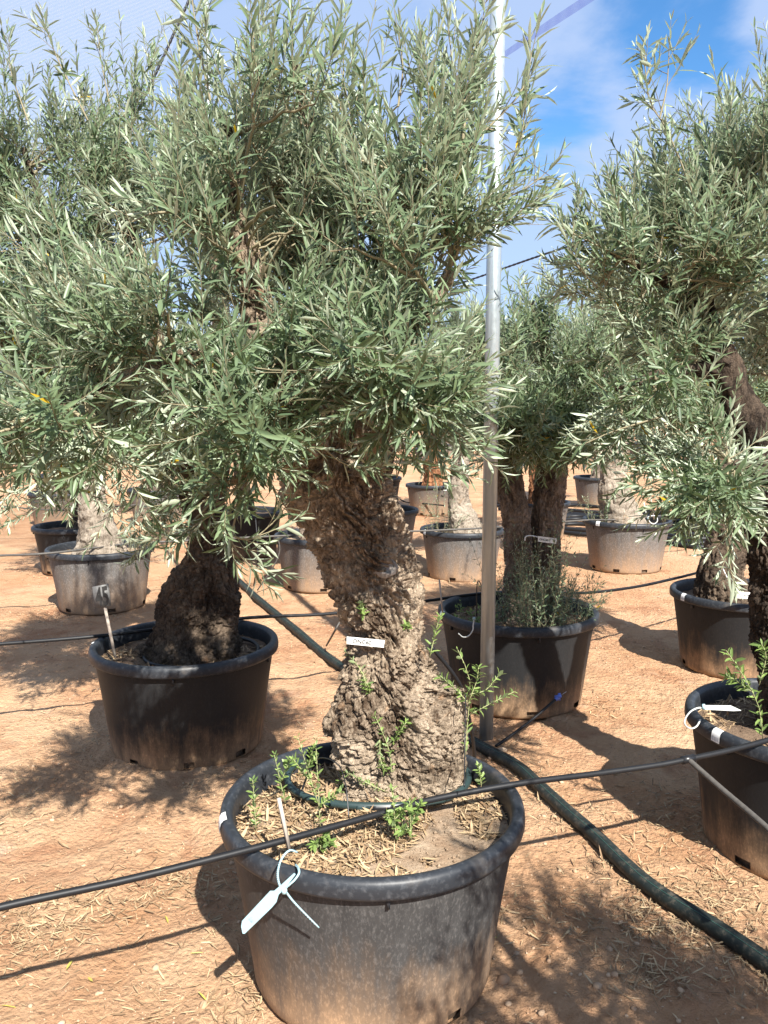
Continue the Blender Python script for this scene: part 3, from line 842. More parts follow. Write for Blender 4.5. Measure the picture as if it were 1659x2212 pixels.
F15 = 2.82
tree15, tm15 = make_tree('olive tree with dark shaded trunk at the right edge, in the cut-off right front pot', (POT['right'][0], POT['right'][1], 0.42),
    [(pth([(1755, 1600), (1745, 1520), (1722, 1420), (1700, 1320), (1688, 1220), (1680, 1120), (1668, 1020), (1650, 960)], F15), [x * F15 / FPX for x in (120, 105, 88, 74, 64, 58, 52, 46)])],
    [(pth([(1655, 1000), (1628, 930), (1592, 870), (1562, 800), (1530, 720), (1510, 600), (1500, 450)], F15), [.085, .07, .062, .06, .055, .03, .014]),
     (pth([(1690, 1100), (1720, 950), (1740, 760), (1730, 560), (1700, 400)], F15 + .1), [.08, .065, .05, .035, .016]),
     (pth([(1560, 800), (1470, 800, 2.65), (1390, 820, 2.6), (1330, 840, 2.6)], F15), [.03, .022, .015, .008]),
     (pth([(1530, 700), (1450, 620, 2.7), (1370, 570, 2.65), (1300, 540, 2.65)], F15), [.028, .02, .014, .007]),
     (pth([(1660, 1030, 2.75), (1600, 1000, 2.5), (1550, 1020, 2.4)], F15), [.025, .018, .008])],
    [bl(1480, 590, 2.8, 190, 160, .40), bl(1600, 740, 3.15, 150, 110, .25), bl(1440, 730, 2.75, 120, 80, .22, 5), bl(1400, 940, 2.6, 90, 50, .18, 3), bl(1590, 470, 2.8, 150, 120, .4), bl(1390, 840, 2.65, 120, 90, .25), bl(1600, 1010, 2.5, 60, 60, .15, 2),
     bl(1340, 640, 2.65, 90, 80, .22), bl(1680, 600, 3.0, 160, 170, .4), bl(1740, 400, 2.8, 150, 150, .4), bl(1530, 1040, 2.45, 60, 35, .12, 1.5), bl(1460, 480, 2.7, 90, 90, .2)],
    (M_bark_shaded, M_leaf), 41, 112, 9, res=(200, 260), depth=0.012, nleaf=300, lod=0, L=(0.12, 0.32), leaflen=0.057, spacing=0.0185, wr=0.15, up=0.85,
    extra=[pth([(1540, 560), (1490, 400), (1440, 280), (1402, 215), (1392, 110)], 2.65), pth([(1425, 255), (1440, 190), (1445, 115)], 2.65),
           pth([(1580, 440), (1572, 330), (1578, 245)], 2.7), pth([(1500, 460), (1492, 380), (1485, 285)], 2.7), pth([(1640, 400), (1640, 340), (1645, 300)], 2.7),
           pth([(1370, 570), (1290, 530), (1210, 490)], 2.6), pth([(1400, 520), (1370, 450), (1365, 400)], 2.65), pth([(1290, 620), (1240, 560), (1240, 470)], 2.6),
           pth([(1560, 1000, 2.45), (1500, 1080, 2.4), (1480, 1130, 2.35)], 2.4), pth([(1600, 1040, 2.4), (1570, 1150, 2.35), (1580, 1240, 2.35)], 2.4),
           pth([(1430, 900), (1330, 930), (1260, 960)], 2.5), pth([(1520, 1030, 2.4), (1450, 1040, 2.4), (1400, 1050, 2.4)], 2.4)])

F14 = POT['rear'][1]
tree14, tm14 = make_tree('olive tree with short leaning hollow-looking trunk in the pot behind the right front pot', (POT['rear'][0], POT['rear'][1], 0.42),
    [(pth([(1568, 1330), (1556, 1285), (1552, 1240), (1566, 1200), (1592, 1150), (1610, 1090), (1615, 1020)], F14), [x * F14 / FPX for x in (66, 56, 48, 44, 40, 38, 34)])],
    [(pth([(1615, 1040), (1600, 940), (1560, 840), (1500, 740), (1450, 660)], F14), [.09, .07, .05, .035, .015]),
     (pth([(1616, 1040), (1640, 900), (1640, 760), (1600, 620)], F14), [.08, .06, .04, .018])],
    [bl(1380, 780, 4.7, 170, 150, .6), bl(1300, 880, 4.6, 110, 80, .4), bl(1560, 760, 4.8, 200, 200, .6), bl(1500, 930, 4.6, 190, 90, .4), bl(1290, 700, 4.7, 80, 90, .3)],
    (M_bark_dark, M_leaf2), 53, 110, 11, res=(120, 140), depth=0.012, big=0.3, nleaf=100, lod=1, L=(0.14, 0.32), leaflen=0.064, spacing=0.022)

# tree beside the photographer, out of frame on the right: it throws the dappled shade on the front pot
T0 = np.array([1.25, 0.42, 0.0])
def w0(l): return [T0 + np.array(a) for a in l]
tree0, _ = make_tree('olive tree outside the frame on the near right that shades the front pot', (T0[0], T0[1], 0.42),
    [(w0([(0, 0, .40), (0, 0, .7), (-.05, 0, 1.1)]), [.17, .13, .12])],
    [(w0([(-.03, 0, 1.0), (-.15, .05, 1.4), (-.2, .1, 1.9)]), [.09, .05, .02]), (w0([(-.03, 0, 1.0), (.15, -.1, 1.4), (.2, -.1, 1.9)]), [.09, .05, .02])],
    [(T0 + np.array([-.1, 0, 1.65]), (.52, .42, .5), 1), (T0 + np.array([.25, -.1, 1.5]), (.5, .5, .4), 1)],
    (M_bark_mid, M_leaf2), 61, 60, 9, res=(40, 40), lres=(16, 20), lod=1, L=(0.12, 0.26), leaflen=0.064, spacing=0.024)

TN = np.array([-1.62, 1.42, 0.0])
def wn_(l): return [TN + np.array(a) for a in l]
make_tree('olive tree outside the frame on the left shading the sand by the 45 pot', (TN[0], TN[1], 0.42),
    [(wn_([(0, 0, .40), (0, 0, .7), (-.05, 0, 1.1)]), [.17, .13, .12])],
    [(wn_([(-.03, 0, 1.0), (-.15, .05, 1.4), (-.2, .1, 1.9)]), [.09, .05, .02]), (wn_([(-.03, 0, 1.0), (.15, .05, 1.3), (.25, .1, 1.6)]), [.09, .05, .02])],
    [(TN + np.array([.05, .05, 1.35]), (.5, .45, .35), 1), (TN + np.array([-.1, 0, 1.7]), (.5, .5, .4), 1)],
    (M_bark_mid, M_leaf2), 67, 60, 9, res=(40, 40), lres=(16, 20), lod=1, L=(0.12, 0.26), leaflen=0.064, spacing=0.024)

# ------------------------------------------------------------------ trees further back: own trunks, three crown shapes
def crown_variant(seed):
    rng = np.random.default_rng(seed)
    limbs = []
    for a in range(4):
        an = a * 1.6 + rng.uniform(0, 1)
        dx, dy = math.cos(an), math.sin(an)
        limbs.append((np.array([(0, 0, -.05), (dx * .12, dy * .12, .25), (dx * .3, dy * .3, .6), (dx * .38, dy * .38, 1.0)]), np.array([.06, .045, .03, .012])))
    blobs = [(np.array([rng.uniform(-.35, .35), rng.uniform(-.35, .35), rng.uniform(.25, .95)]), (.5, .5, .38), 1) for _ in range(5)]
    mbl = MB()
    for q, (p, r_) in enumerate(limbs):
        V_, F3_, F4_ = bark_tube(p, r_, 14, 20, seed + q, 0.006, 0.15)
        mbl.add(V_, F3_, F4_)
    br, Lf = grow(limb_points(limbs), blobs, 90, 9, rng, L=(0.14, 0.34), leaflen=0.068, spacing=0.026, lod=1)
    return mbl.mesh('limbs', M_bark_mid), br.mesh('twigs', M_twig), leaves_mesh('foliage', Lf, 1, M_leaf2)
CROWNS = [crown_variant(s) for s in (101, 202, 303)]
def far_tree(label, base, trunk, var, rot, sc, bark, res=(80, 90), seed=0, top=None, group='olive trees in black pots', depth=0.010):
    root = thing('olive_tree', label, 'olive tree', base, group)
    for q, (pts, rad) in enumerate(trunk):
        V_, F3_, F4_ = bark_tube(pts, rad, res[0], res[1], seed + q, depth, 0.25)
        mb = MB(); mb.add(V_, F3_, F4_); part('trunk', mb.mesh('trunk', bark), root)
    if top is None: top = np.array(trunk[0][0][-1])
    for nm, me, kd in zip(('limb', 'twigs', 'foliage'), CROWNS[var], (None, 'stuff', 'stuff')):
        o = link(nm, me, root, kd); o.location = Vector(top) - root.location; o.rotation_euler = (0, 0, rot); o.scale = (sc,) * 3
    return root
def ft(key, label, pts, hw, var, rot, sc, bark, seed, F=None):
    x, y, s = POT[key]; F = F or y
    return far_tree(label, (x, y, 0.42 * s), [(pth(pts, F), [h * F / FPX for h in hw])], var, rot, sc, bark, seed=seed)
ft('left', 'olive tree with pale grey double-bulged trunk in the dusty pot at back left', [(218, 1200), (216, 1170), (205, 1120), (198, 1070), (200, 1010), (205, 960)], (58, 48, 36, 30, 25, 20), 0, 0.4, 1.0, M_bark_pale, 71)
ft('leftdark', 'olive tree with thin dark trunk in the black pot behind the far left pale trunk', [(172, 1140), (174, 1110), (168, 1070), (160, 1010)], (18, 14, 12, 10), 1, 2.0, 0.85, M_bark_dark, 73)
ft('lefttan', 'small olive tree in the far left tan-stained pot', [(126, 1070), (124, 1030), (130, 980)], (20, 14, 11), 2, 3.0, 0.9, M_bark_mid, 75)
ft('midleft', 'olive tree in the dusty pot just left of the front trunk', [(660, 1165), (655, 1130), (640, 1080), (630, 1020)], (12, 10, 9, 8), 2, 1.0, 0.95, M_bark_mid, 77)
ft('midblack', 'olive tree in the black pot half hidden by hanging foliage', [(528, 1115), (530, 1080), (520, 1030), (515, 980)], (24, 18, 14, 12), 0, 1.9, 1.0, M_bark_dark, 79)
ft('midright', 'olive tree in the black pot just right of the front trunk', [(810, 1110), (812, 1070), (820, 1010)], (20, 15, 12), 1, 4.0, 0.95, M_bark_mid, 81)
ft('midfar', 'distant olive tree in the upright dark pot right behind the front trunk', [(812, 1035), (812, 1000), (815, 950)], (16, 12, 10), 0, 5.0, 1.0, M_bark_mid, 83)
ft('red', 'olive tree with peeling reddish bark in the distant tan pot', [(934, 1055), (936, 1030), (933, 1000), (936, 960)], (26, 21, 20, 18), 1, 0.9, 1.0, M_bark_red, 85)
ft('centre', 'olive tree with pale fluted trunk in the dusty pot left of the steel pole', [(1003, 1160), (1000, 1125), (990, 1080), (994, 1030), (1000, 970)], (40, 32, 24, 22, 20), 2, 2.6, 0.95, M_bark_pale, 87)
ft('small', 'olive tree with slim orange-brown trunk seen between the twin stems', [(1150, 1090), (1152, 1050), (1152, 1000), (1155, 950)], (11, 10, 10, 9), 0, 3.3, 0.85, M_bark_red, 89)
ft('pale', 'olive tree with whitish trunk in the dusty pot at mid right', [(1345, 1140), (1338, 1110), (1326, 1060), (1328, 1010), (1335, 950)], (50, 42, 32, 27, 22), 1, 5.4, 0.95, M_bark_pale, 91)

# ------------------------------------------------------------------ pots
def pot_mesh_body(s, hole0, hstep, mat, dent=0.0):
    n = 144
    zs = [0.0, 0.010, 0.022, 0.050, 0.085, 0.12, 0.16, 0.20, 0.25, 0.30, 0.35, 0.395, 0.43, 0.452]
    rs = [0.318, 0.334, 0.340, 0.343, 0.347, 0.352, 0.357, 0.362, 0.369, 0.376, 0.384, 0.391, 0.397, 0.399]
    a = np.linspace(0, 2 * math.pi, n, endpoint=False)
    R = np.array(rs)[None, :] * (1 + 0.009 * np.cos(2 * a + hole0)[:, None] * np.linspace(1, .3, len(zs)) + 0.004 * np.cos(5 * a + 1)[:, None] * np.sin(np.array(zs) * 9 + hole0))
    V = np.stack([np.cos(a)[:, None] * R, np.sin(a)[:, None] * R, np.tile(zs, (n, 1))], -1).reshape(-1, 3) * s
    m_ = len(zs)
    F = []
    for q in range(n):
        ang = math.degrees(a[q] + math.pi / n)
        d_ = (ang - hole0 + hstep / 2) % hstep - hstep / 2
        for j_ in range(m_ - 1):
            if j_ == 2 and abs(d_) < 4.0: continue
            q2 = (q + 1) % n
            F.append((q * m_ + j_, q2 * m_ + j_, q2 * m_ + j_ + 1, q * m_ + j_ + 1))
    nb_ = len(V)
    # root ball seen through the drainage holes
    R2 = np.array([0.312, 0.318, 0.325, 0.335])
    V2 = np.stack([np.cos(a)[:, None] * R2, np.sin(a)[:, None] * R2, np.tile([0.004, 0.02, 0.06, 0.12], (n, 1))], -1).reshape(-1, 3) * s
    mi = [0] * len(F)
    for q in range(n):
        q2 = (q + 1) % n
        for j_ in range(3):
            F.append((nb_ + q * 4 + j_, nb_ + q2 * 4 + j_, nb_ + q2 * 4 + j_ + 1, nb_ + q * 4 + j_ + 1)); mi.append(1)
    return np_mesh('body', np.concatenate([V, V2]), [np.array(F)], [mat, M_soild], True, matidx=mi)
def pot_rim(s):
    mb = MB()
    prof = [(0.399, 0.447), (0.402, 0.4475), (0.418, 0.449), (0.4235, 0.452), (0.4255, 0.460), (0.4250, 0.478), (0.4225, 0.490), (0.416, 0.4975), (0.407, 0.500),
            (0.398, 0.4985), (0.391, 0.493), (0.387, 0.484), (0.3855, 0.46), (0.380, 0.40), (0.374, 0.34)]
    mb.lathe(np.array(prof) * s, 144)
    return mb.mesh('rim', M_rim, True)
def soil_h(x, y, s, seed):
    p = np.stack([x, y, np.zeros_like(x)], -1)
    r = np.hypot(x, y) / s
    return s * (0.428 + 0.014 * np.exp(-(r / 0.22) ** 2)) + 0.010 * fbm(p * 9, 3, seed) + 0.004 * fbm(p * 40, 2, seed + 5)
def pot_soil(s, seed, mat, n=64, m=28):
    a = np.linspace(0, 2 * math.pi, n, endpoint=False); r = np.linspace(0.0, 0.381, m) * s
    R, A = np.meshgrid(r, a, indexing='ij')
    x, y = R * np.cos(A), R * np.sin(A)
    V = np.stack([x, y, soil_h(x, y, s, seed)], -1).reshape(-1, 3)
    i, j = np.meshgrid(np.arange(m - 1), np.arange(n), indexing='ij'); j2 = (j + 1) % n
    F = np.stack([i * n + j, (i + 1) * n + j, (i + 1) * n + j2, i * n + j2], -1).reshape(-1, 4)
    return np_mesh('soil', V, [F], mat, True)
def flat_leaves(xy, z, rng, ln=(0.03, 0.06), tilt=0.3):
    n = len(xy)
    a = rng.uniform(0, 2 * math.pi, n)
    d = np.stack([np.cos(a), np.sin(a), rng.normal(0, tilt * 0.6, n)], -1); d = norm(d)
    nr = norm(np.stack([rng.normal(0, tilt, n), rng.normal(0, tilt, n), np.ones(n)], -1))
    nr = norm(nr - d * np.sum(nr * d, 1, keepdims=True)); sd = np.cross(d, nr)
    l = rng.uniform(*ln, n)
    pos = np.stack([xy[:, 0], xy[:, 1], z + 0.003 + 0.004 * rng.random(n)], -1) - d * (l * 0.5)[:, None]
    return [pos, d, sd, nr, l, l * rng.uniform(0.035, 0.09, n), rng.normal(0.0, 0.28, n), rng.random(n)]
LTD = leaf_templates(M_dry, 'dry')
def put_leaves(Lf, order, parent, temps, name, off):
    pos, d, sd, nr, ln, w, cv, tint = Lf
    for q in order:
        o = bpy.data.objects.new(name, temps[int(q) % len(temps)]); COL.objects.link(o); o.parent = parent
        s_, d_, n_ = sd[q] * w[q], d[q] * ln[q], nr[q] * ln[q]; p_ = pos[q] - off
        o.matrix_local = Matrix(((s_[0], d_[0], n_[0], p_[0]), (s_[1], d_[1], n_[1], p_[1]), (s_[2], d_[2], n_[2], p_[2]), (0, 0, 0, 1)))
POTOBJ = {}
def make_pot(key, label, mat, hole0=20, hstep=60, seed=1, soil=None, litter=0, nsingle=0, sticker=None):
    x, y, s = POT[key]
    root = thing('plant_pot', label, 'plant pot', (x, y, 0.002), 'black plastic nursery pots')
    body = link('body', pot_mesh_body(s, hole0, hstep, mat), root)
    rim = link('rim', pot_rim(s), root)
    so = link('soil', pot_soil(s, seed, soil or M_soild), root)
    mb = MB()
    for a in (-100, -28, 44, 116, 188):
        a = math.radians(a + 16)
        mb.box((math.cos(a) * 0.401 * s, math.sin(a) * 0.401 * s, 0.436 * s), (0.014, 0.008, 0.03), [[math.cos(a), -math.sin(a), 0], [math.sin(a), math.cos(a), 0], [0, 0, 1]])
    link('lug', mb.mesh('lug', M_rim, False), root)
    if litter:
        rng = np.random.default_rng(seed)
        r = 0.375 * s * np.sqrt(rng.random(litter)); a = rng.uniform(0, 2 * math.pi, litter)
        xy = np.stack([r * np.cos(a), r * np.sin(a)], -1)
        dens = fbm(np.stack([xy[:, 0] * 5, xy[:, 1] * 5, np.zeros(litter)], -1), 2, seed)
        if key == 'main': dens = dens + 1.2 * np.clip(-xy[:, 0] * 1.8 + 0.02, -0.35, 0.4) + 0.25
        keep = dens > -0.12; xy = xy[keep]
        Lf = flat_leaves(xy, soil_h(xy[:, 0], xy[:, 1], s, seed), rng, (0.018, 0.062), 0.36)
        pick = np.argsort(xy[:, 1])[:nsingle]
        put_leaves(Lf, pick, so, LTD, 'dry_leaf', np.zeros(3))
        mk = np.ones(len(xy), bool); mk[pick] = False
        link('leaf_litter', leaves_mesh('leaf_litter', [q[mk] for q in Lf], 0, M_dry), root, 'stuff')
    if key in ('main', 'right', 'sign', 'pole'):
        rq = np.random.default_rng(seed + 400); n_ = 2600 if key == 'main' else 900
        r = 0.375 * s * np.sqrt(rq.random(n_)); a = rq.uniform(0, 2 * math.pi, n_); g_ = np.stack([r * np.cos(a), r * np.sin(a)], -1)
        z_ = 0.0018 + 0.007 * rq.random(n_) ** 4
        o_v = np.array([[1, 0, 0], [-.2, .9, 0], [-.8, -.1, .1], [.1, -.8, 0], [.1, .05, .8], [0, 0, -.5]])
        o_f = np.array([[0, 1, 4], [1, 2, 4], [2, 3, 4], [3, 0, 4], [1, 0, 5], [2, 1, 5], [3, 2, 5], [0, 3, 5]])
        a = rq.uniform(0, 6.28, n_); v_ = o_v[None] * z_[:, None, None]
        v_ = np.stack([v_[..., 0] * np.cos(a)[:, None] - v_[..., 1] * np.sin(a)[:, None], v_[..., 0] * np.sin(a)[:, None] + v_[..., 1] * np.cos(a)[:, None], v_[..., 2]], -1)
        v_ = v_ + np.stack([g_[:, 0], g_[:, 1], soil_h(g_[:, 0], g_[:, 1], s, seed) + z_ * .2], -1)[:, None]
        link('soil_crumbs', np_mesh('soil_crumbs', v_.reshape(-1, 3), [(o_f[None] + (np.arange(n_) * 6)[:, None, None]).reshape(-1, 3)], soil or M_soild), root, 'stuff')
    if sticker is not None:
        a0, w_ = math.radians(sticker[0]), math.radians(sticker[1])
        prof = np.array([(0.4265, 0.458), (0.4260, 0.478), (0.4235, 0.4905), (0.4165, 0.4985), (0.407, 0.5012)]) * s + np.array([0.0012, 0.0008])
        an = np.linspace(a0 - w_, a0 + w_, 6)
        V_ = np.array([[math.cos(t) * p[0], math.sin(t) * p[0], p[1]] for t in an for p in prof])
        F_ = [[i * 5 + j, (i + 1) * 5 + j, (i + 1) * 5 + j + 1, i * 5 + j + 1] for i in range(5) for j in range(4)]
        st = link('sticker', np_mesh('sticker', V_, [np.array(F_)], M_label, True), root)
        # printed bar code lines
        mbb = MB(); rg = random.Random(seed)
        t = a0 - w_ * 0.75
        while t < a0 + w_ * 0.75:
            dt = rg.uniform(0.0015, 0.005)
            p0, p1 = np.array([0.4273, 0.462]) * s + np.array([0.0012, 0.0008]), np.array([0.4268, 0.477]) * s + np.array([0.0012, 0.0008])
            mbb.add([[math.cos(q) * p[0], math.sin(q) * p[0], p[1]] for q in (t, t + dt) for p in (p0, p1)], None, [[0, 2, 3, 1]])
            t += dt + rg.uniform(0.003, 0.007)
        link('printed_bars', mbb.mesh('printed_bars', M_inkg, False), st)
    POTOBJ[key] = root
    return root
make_pot('main', 'big scuffed black front pot holding the gnarled trunk, pale blue tag on its rim', M_pot_main, -52, 60, 5, M_soil, 5200, 300, sticker=(196, 3.0))
make_pot('sign', 'black pot with the number 45 stake, standing left behind the front pot', M_pot_black, -95, 42, 6, M_soild, 1200, 150, sticker=(188, 1.6))
make_pot('left', 'grey dusty pot at back left right behind the number 45 sign', M_pot_dusty, -60, 60, 7, M_soil, 300, 0)
make_pot('leftdark', 'clean black pot behind the grey dusty pot at far left', M_pot_black, -60, 60, 8)
make_pot('lefttan', 'farthest left pot, tan with dust, behind the clean black pot', M_pot_tan, -50, 60, 9)
make_pot('midleft', 'dusty grey pot peeking out left of the front trunk', M_pot_dusty, -80, 60, 10, M_soil)
make_pot('midblack', 'black pot behind hanging leaves, left of the dusty grey pot by the front trunk', M_pot_black, -75, 60, 11)
make_pot('midright', 'black pot peeking out right of the front trunk at mid height', M_pot_dusty, -40, 60, 12)
make_pot('midfar', 'distant dark pot partly hidden by the front trunk, above another pot rim', M_pot_black, -40, 60, 13)
make_pot('red', 'distant tan-stained pot under the tree with peeling red bark', M_pot_tan, -60, 60, 14, M_soil)
make_pot('centre', 'grey dusty pot crossed by the steel pole at its right side', M_pot_dusty, -110, 60, 15, M_soil, 250, 0, sticker=(205, 3))
make_pot('pole', 'large black pot standing right behind the steel pole, filled with suckers', M_pot_black, -125, 50, 16, M_soild, 1200, 100, sticker=(192, 2.2))
make_pot('small', 'small distant pot whose edge shows right of the twin stems', M_pot_dusty, -60, 60, 17)
make_pot('pale', 'dusty pot at mid right with white ties on its back rim', M_pot_dusty, -120, 45, 18, M_soil, 250, 0, sticker=(215, 3))
make_pot('rear', 'black brown-stained pot at right, just beyond the cut-off front right pot', M_pot_black, -118, 60, 19, M_soild, 400, 0, sticker=(196, 2.4))
make_pot('right', 'black pot cut off by the right edge with a bar code sticker on its rim', M_pot_black, -150, 60, 20, M_soild, 1500, 150, sticker=(200, 2.6))
# pot of the unseen near tree
POT['near'] = (T0[0], T0[1], 1.0)
make_pot('near', 'black pot outside the frame on the near right', M_pot_black, 0, 60, 21)

POT['nearleft'] = (TN[0], TN[1], 1.0)
make_pot('nearleft', 'black pot outside the frame on the left', M_pot_black, 0, 60, 22)
# far rows
rngf = np.random.default_rng(5)
fx_id = 0
mb = MB()
far_body, far_rim, far_soil = pot_mesh_body(1.0, 0, 60, M_pot_dusty), pot_rim(1.0), pot_soil(1.0, 3, M_soil, 24, 8)
V_, F3_, F4_ = bark_tube([(0, 0, .40), (0.02, 0, .7), (-.05, 0.02, 1.0), (0, 0, 1.25)], [.19, .14, .12, .10], 40, 40, 991, 0.012, 0.3)
mb.add(V_, F3_, F4_); far_trunk = mb.mesh('trunk', M_bark_mid)
def far_unit(x, y, k):
    side = 'left' if x < -1 else ('right' if x > 1 else 'middle')
    lab = 'distant potted olive tree in the far row beyond the open sandy ground'
    r = thing('olive_tree', lab, 'olive tree', (x, y, 0.42), 'olive trees in the far rows')
    t = link('trunk', far_trunk, r); t.location = (0, 0, -0.42); t.rotation_euler = (0, 0, rngf.uniform(0, 6))
    v = int(rngf.integers(0, 3)); ro = rngf.uniform(0, 6); sc = rngf.uniform(0.9, 1.15)
    for nm, me, kd in zip(('limb', 'twigs', 'foliage'), CROWNS[v], (None, 'stuff', 'stuff')):
        o = link(nm, me, r, kd); o.location = (0, 0, 0.8); o.rotation_euler = (0, 0, ro); o.scale = (sc,) * 3
    p = thing('plant_pot', 'distant dusty pot in the far row beyond the open sandy ground', 'plant pot', (x, y, 0.0), 'pots in the far rows')
    link('body', far_body, p); link('rim', far_rim, p); link('soil', far_soil, p)
k = 0
for row, (yy, x0, x1, st) in enumerate(((24.5, -12.5, 13, 2.3), (28.0, -14, 15, 2.2), (32.0, -16, 17, 2.2))):
    xx = x0 + row * 0.7
    while xx < x1:
        far_unit(xx + rngf.uniform(-.2, .2), yy + rngf.uniform(-.3, .3) + xx * 0.08, k); k += 1
        xx += st
# two more trees of the near block whose crowns close the middle
def mid_unit(x, y, label, plabel, var, rot, sc, bark, seed):
    far_tree(label, (x, y, 0.42), [([(x, y, .40), (x + .03, y, .7), (x - .04, y, 1.0), (x, y, 1.25)], [.18, .13, .11, .09])], var, rot, sc, bark, (50, 60), seed)
    key = 'm%d' % seed; POT[key] = (x, y, 1.0); make_pot(key, plabel, M_pot_dusty, 10 * seed, 60, seed)
mid_unit(-6.3, 9.6, 'olive tree at the far left edge behind hanging foliage', 'dusty pot hidden low behind foliage at the far left edge', 1, 1.0, 1.1, M_bark_mid, 301)
mid_unit(-3.2, 11.5, 'olive tree well behind the tree with thin dark trunk', 'dark-rimmed pot glimpsed between leaves behind the 45 tree', 2, 2.0, 1.1, M_bark_mid, 302)
mid_unit(-5.6, 14.0, 'olive tree in the third row at the back left', 'pot in the third row at the back left', 0, 5.0, 1.1, M_bark_mid, 303)
mid_unit(4.9, 10.0, 'olive tree at the back right behind the whitish trunk', 'pot at the back right hidden by foliage', 0, 2.2, 1.1, M_bark_mid, 304)
mid_unit(3.6, 13.6, 'olive tree at the back right beyond the black pipes', 'pot at the back right beyond the black pipes', 1, 0.2, 1.05, M_bark_mid, 305)

# ------------------------------------------------------------------ sprouts
def sprout(parent_root, path, rng, spacing=0.012, leaf=0.019, wr=0.36, r=0.0016, mat=None, name='sprout', sides=(), top=False, label=None, cat=None, group=None, temps=None, nleaf=0):
    mb = MB(); P0, D, L, C = [], [], [], []
    for p in [path] + list(sides):
        p = smooth_path(p, 7)
        mb.tube(p, np.linspace(r, r * 0.5, 7), 5)
        for q in range(6):
            seg = p[q + 1] - p[q]
            P0.append(p[q]); D.append(norm(seg)); L.append(np.linalg.norm(seg)); C.append(np.zeros(3))
    P0, D, L, C = map(np.array, (P0, D, L, C))
    Lf = shoot_leaves(P0, D, np.maximum(L, 0.01), C, rng, max(spacing, L.mean() / 3), leaf, wr, 0.1, 0.3, 60, 45, 0.1)
    if top:
        root = thing('olive_sprout', label, cat, tuple(path[0]), group)
        part('stem', mb.mesh('stem', M_stem), root)
        Lf = single_leaves(Lf, root, nleaf, LTY)
        if len(Lf[0]): part('foliage', leaves_mesh('foliage', Lf, 0, mat or M_young), root, 'stuff')
    else:
        root = parent_root
        o = part('sprout', mb.mesh('sprout', M_stem), root)
        o2 = part('sprout_leaves', leaves_mesh('sprout_leaves', Lf, 0, mat or M_young), root, 'stuff')
rs = np.random.default_rng(77)
def sp(base, tipo, F, off=0.0):
    return [P(base[0], base[1], F), P((base[0] + tipo[0]) / 2 + off, (base[1] + tipo[1]) / 2, F), P(tipo[0], tipo[1], F - .01)]
def soilF(px, py): return PZ(px, py, 0.445)[1]
G = 'olive sprouts in the front pot'
for base, tip, sides, lab in [
    ((553, 1794), (546, 1684), [], 'short green sprout beside the left rim, a yellow leaf at its foot'),
    ((616, 1735), (592, 1628), [((606, 1690), (628, 1640))], 'green sprout standing against the inner left wall of the front pot'),
    ((690, 1745), (643, 1592), [((672, 1690), (634, 1640)), ((665, 1660), (678, 1612))], 'tall forked sprout leaning left inside the front pot'),
    ((692, 1790), (682, 1600), [((690, 1740), (735, 1710))], 'tallest straight sprout left of the trunk in the front pot'),
    ((740, 1702), (738, 1650), [], 'tiny sprout at the left foot of the trunk'),
    ((692, 1835), (700, 1806), [((694, 1828), (712, 1818)), ((694, 1828), (680, 1822))], 'low leafy seedling near the front rim left of centre'),
    ((856, 1818), (848, 1700), [((853, 1790), (838, 1760)), ((853, 1770), (876, 1745))], 'sprout with broad dark leaves just right of the hose joint'),
    ((888, 1815), (885, 1730), [((888, 1780), (910, 1735)), ((888, 1795), (868, 1790))], 'bushy sprout with fresh tips in the middle of the front pot'),
    ((1040, 1698), (1034, 1655), [], 'small sprout on the right side of the front pot near the far rim')]:
    F = soilF(*base)
    sprout(None, sp(base, tip, F), rs, sides=[sp(a, c_, F) for a, c_ in sides], top=True, label=lab, cat='sprout', group=G, nleaf=60, leaf=0.021, wr=0.38)
# shoots on the main trunk
def sph(pl, off=0.02):
    out_ = []
    for a in pl:
        h_ = hit(*a); d_ = norm(np.array([0, 0, CAMZ]) - h_); out_.append(h_ + d_ * off)
    out_[0] = hit(*pl[0]); return out_
for pl, off, n_ in [([(846, 1690), (841, 1622), (810, 1546)], .03, 1), ([(841, 1622), (860, 1585), (878, 1560)], .035, 1), ([(792, 1502), (784, 1455), (746, 1407)], .03, 1),
                ([(785, 1330), (783, 1318), (781, 1306)], .02, 1), ([(883, 1365), (881, 1358), (878, 1350)], .02, 1), ([(800, 1500), (795, 1480), (785, 1470)], .03, 1),
                ([(838, 1712), (790, 1690), (748, 1668)], .03, 1), ([(820, 1590), (822, 1640), (830, 1660)], .03, 1)]:
    sprout(tree1, sph(pl, off), rs, leaf=0.020, wr=0.36)
sprout(tree1, pth([(1004, 1640), (1010, 1560), (1015, 1470), (989, 1404)], 2.35), rs, spacing=0.016, leaf=0.026, wr=0.27,
       sides=[pth([(1013, 1520), (985, 1490), (950, 1459)], 2.33), pth([(1013, 1515), (1030, 1470), (1034, 1440)], 2.33), pth([(1012, 1545), (1060, 1520), (1111, 1494)], 2.33), pth([(1015, 1500), (1050, 1490), (1080, 1455)], 2.33)])
sprout(tree1, pth([(928, 1420), (940, 1370), (950, 1329)], 2.25), rs, spacing=0.016, leaf=0.024, wr=0.28)
sprout(tree15, pth([(1648, 1600, 2.62), (1640, 1530, 2.6), (1612, 1470, 2.57), (1569, 1405, 2.55)], 2.6), rs, spacing=0.013, leaf=0.032, wr=0.3, sides=[pth([(1640, 1480), (1655, 1420), (1645, 1390)], 2.55), pth([(1625, 1495), (1590, 1470), (1572, 1460)], 2.58)])
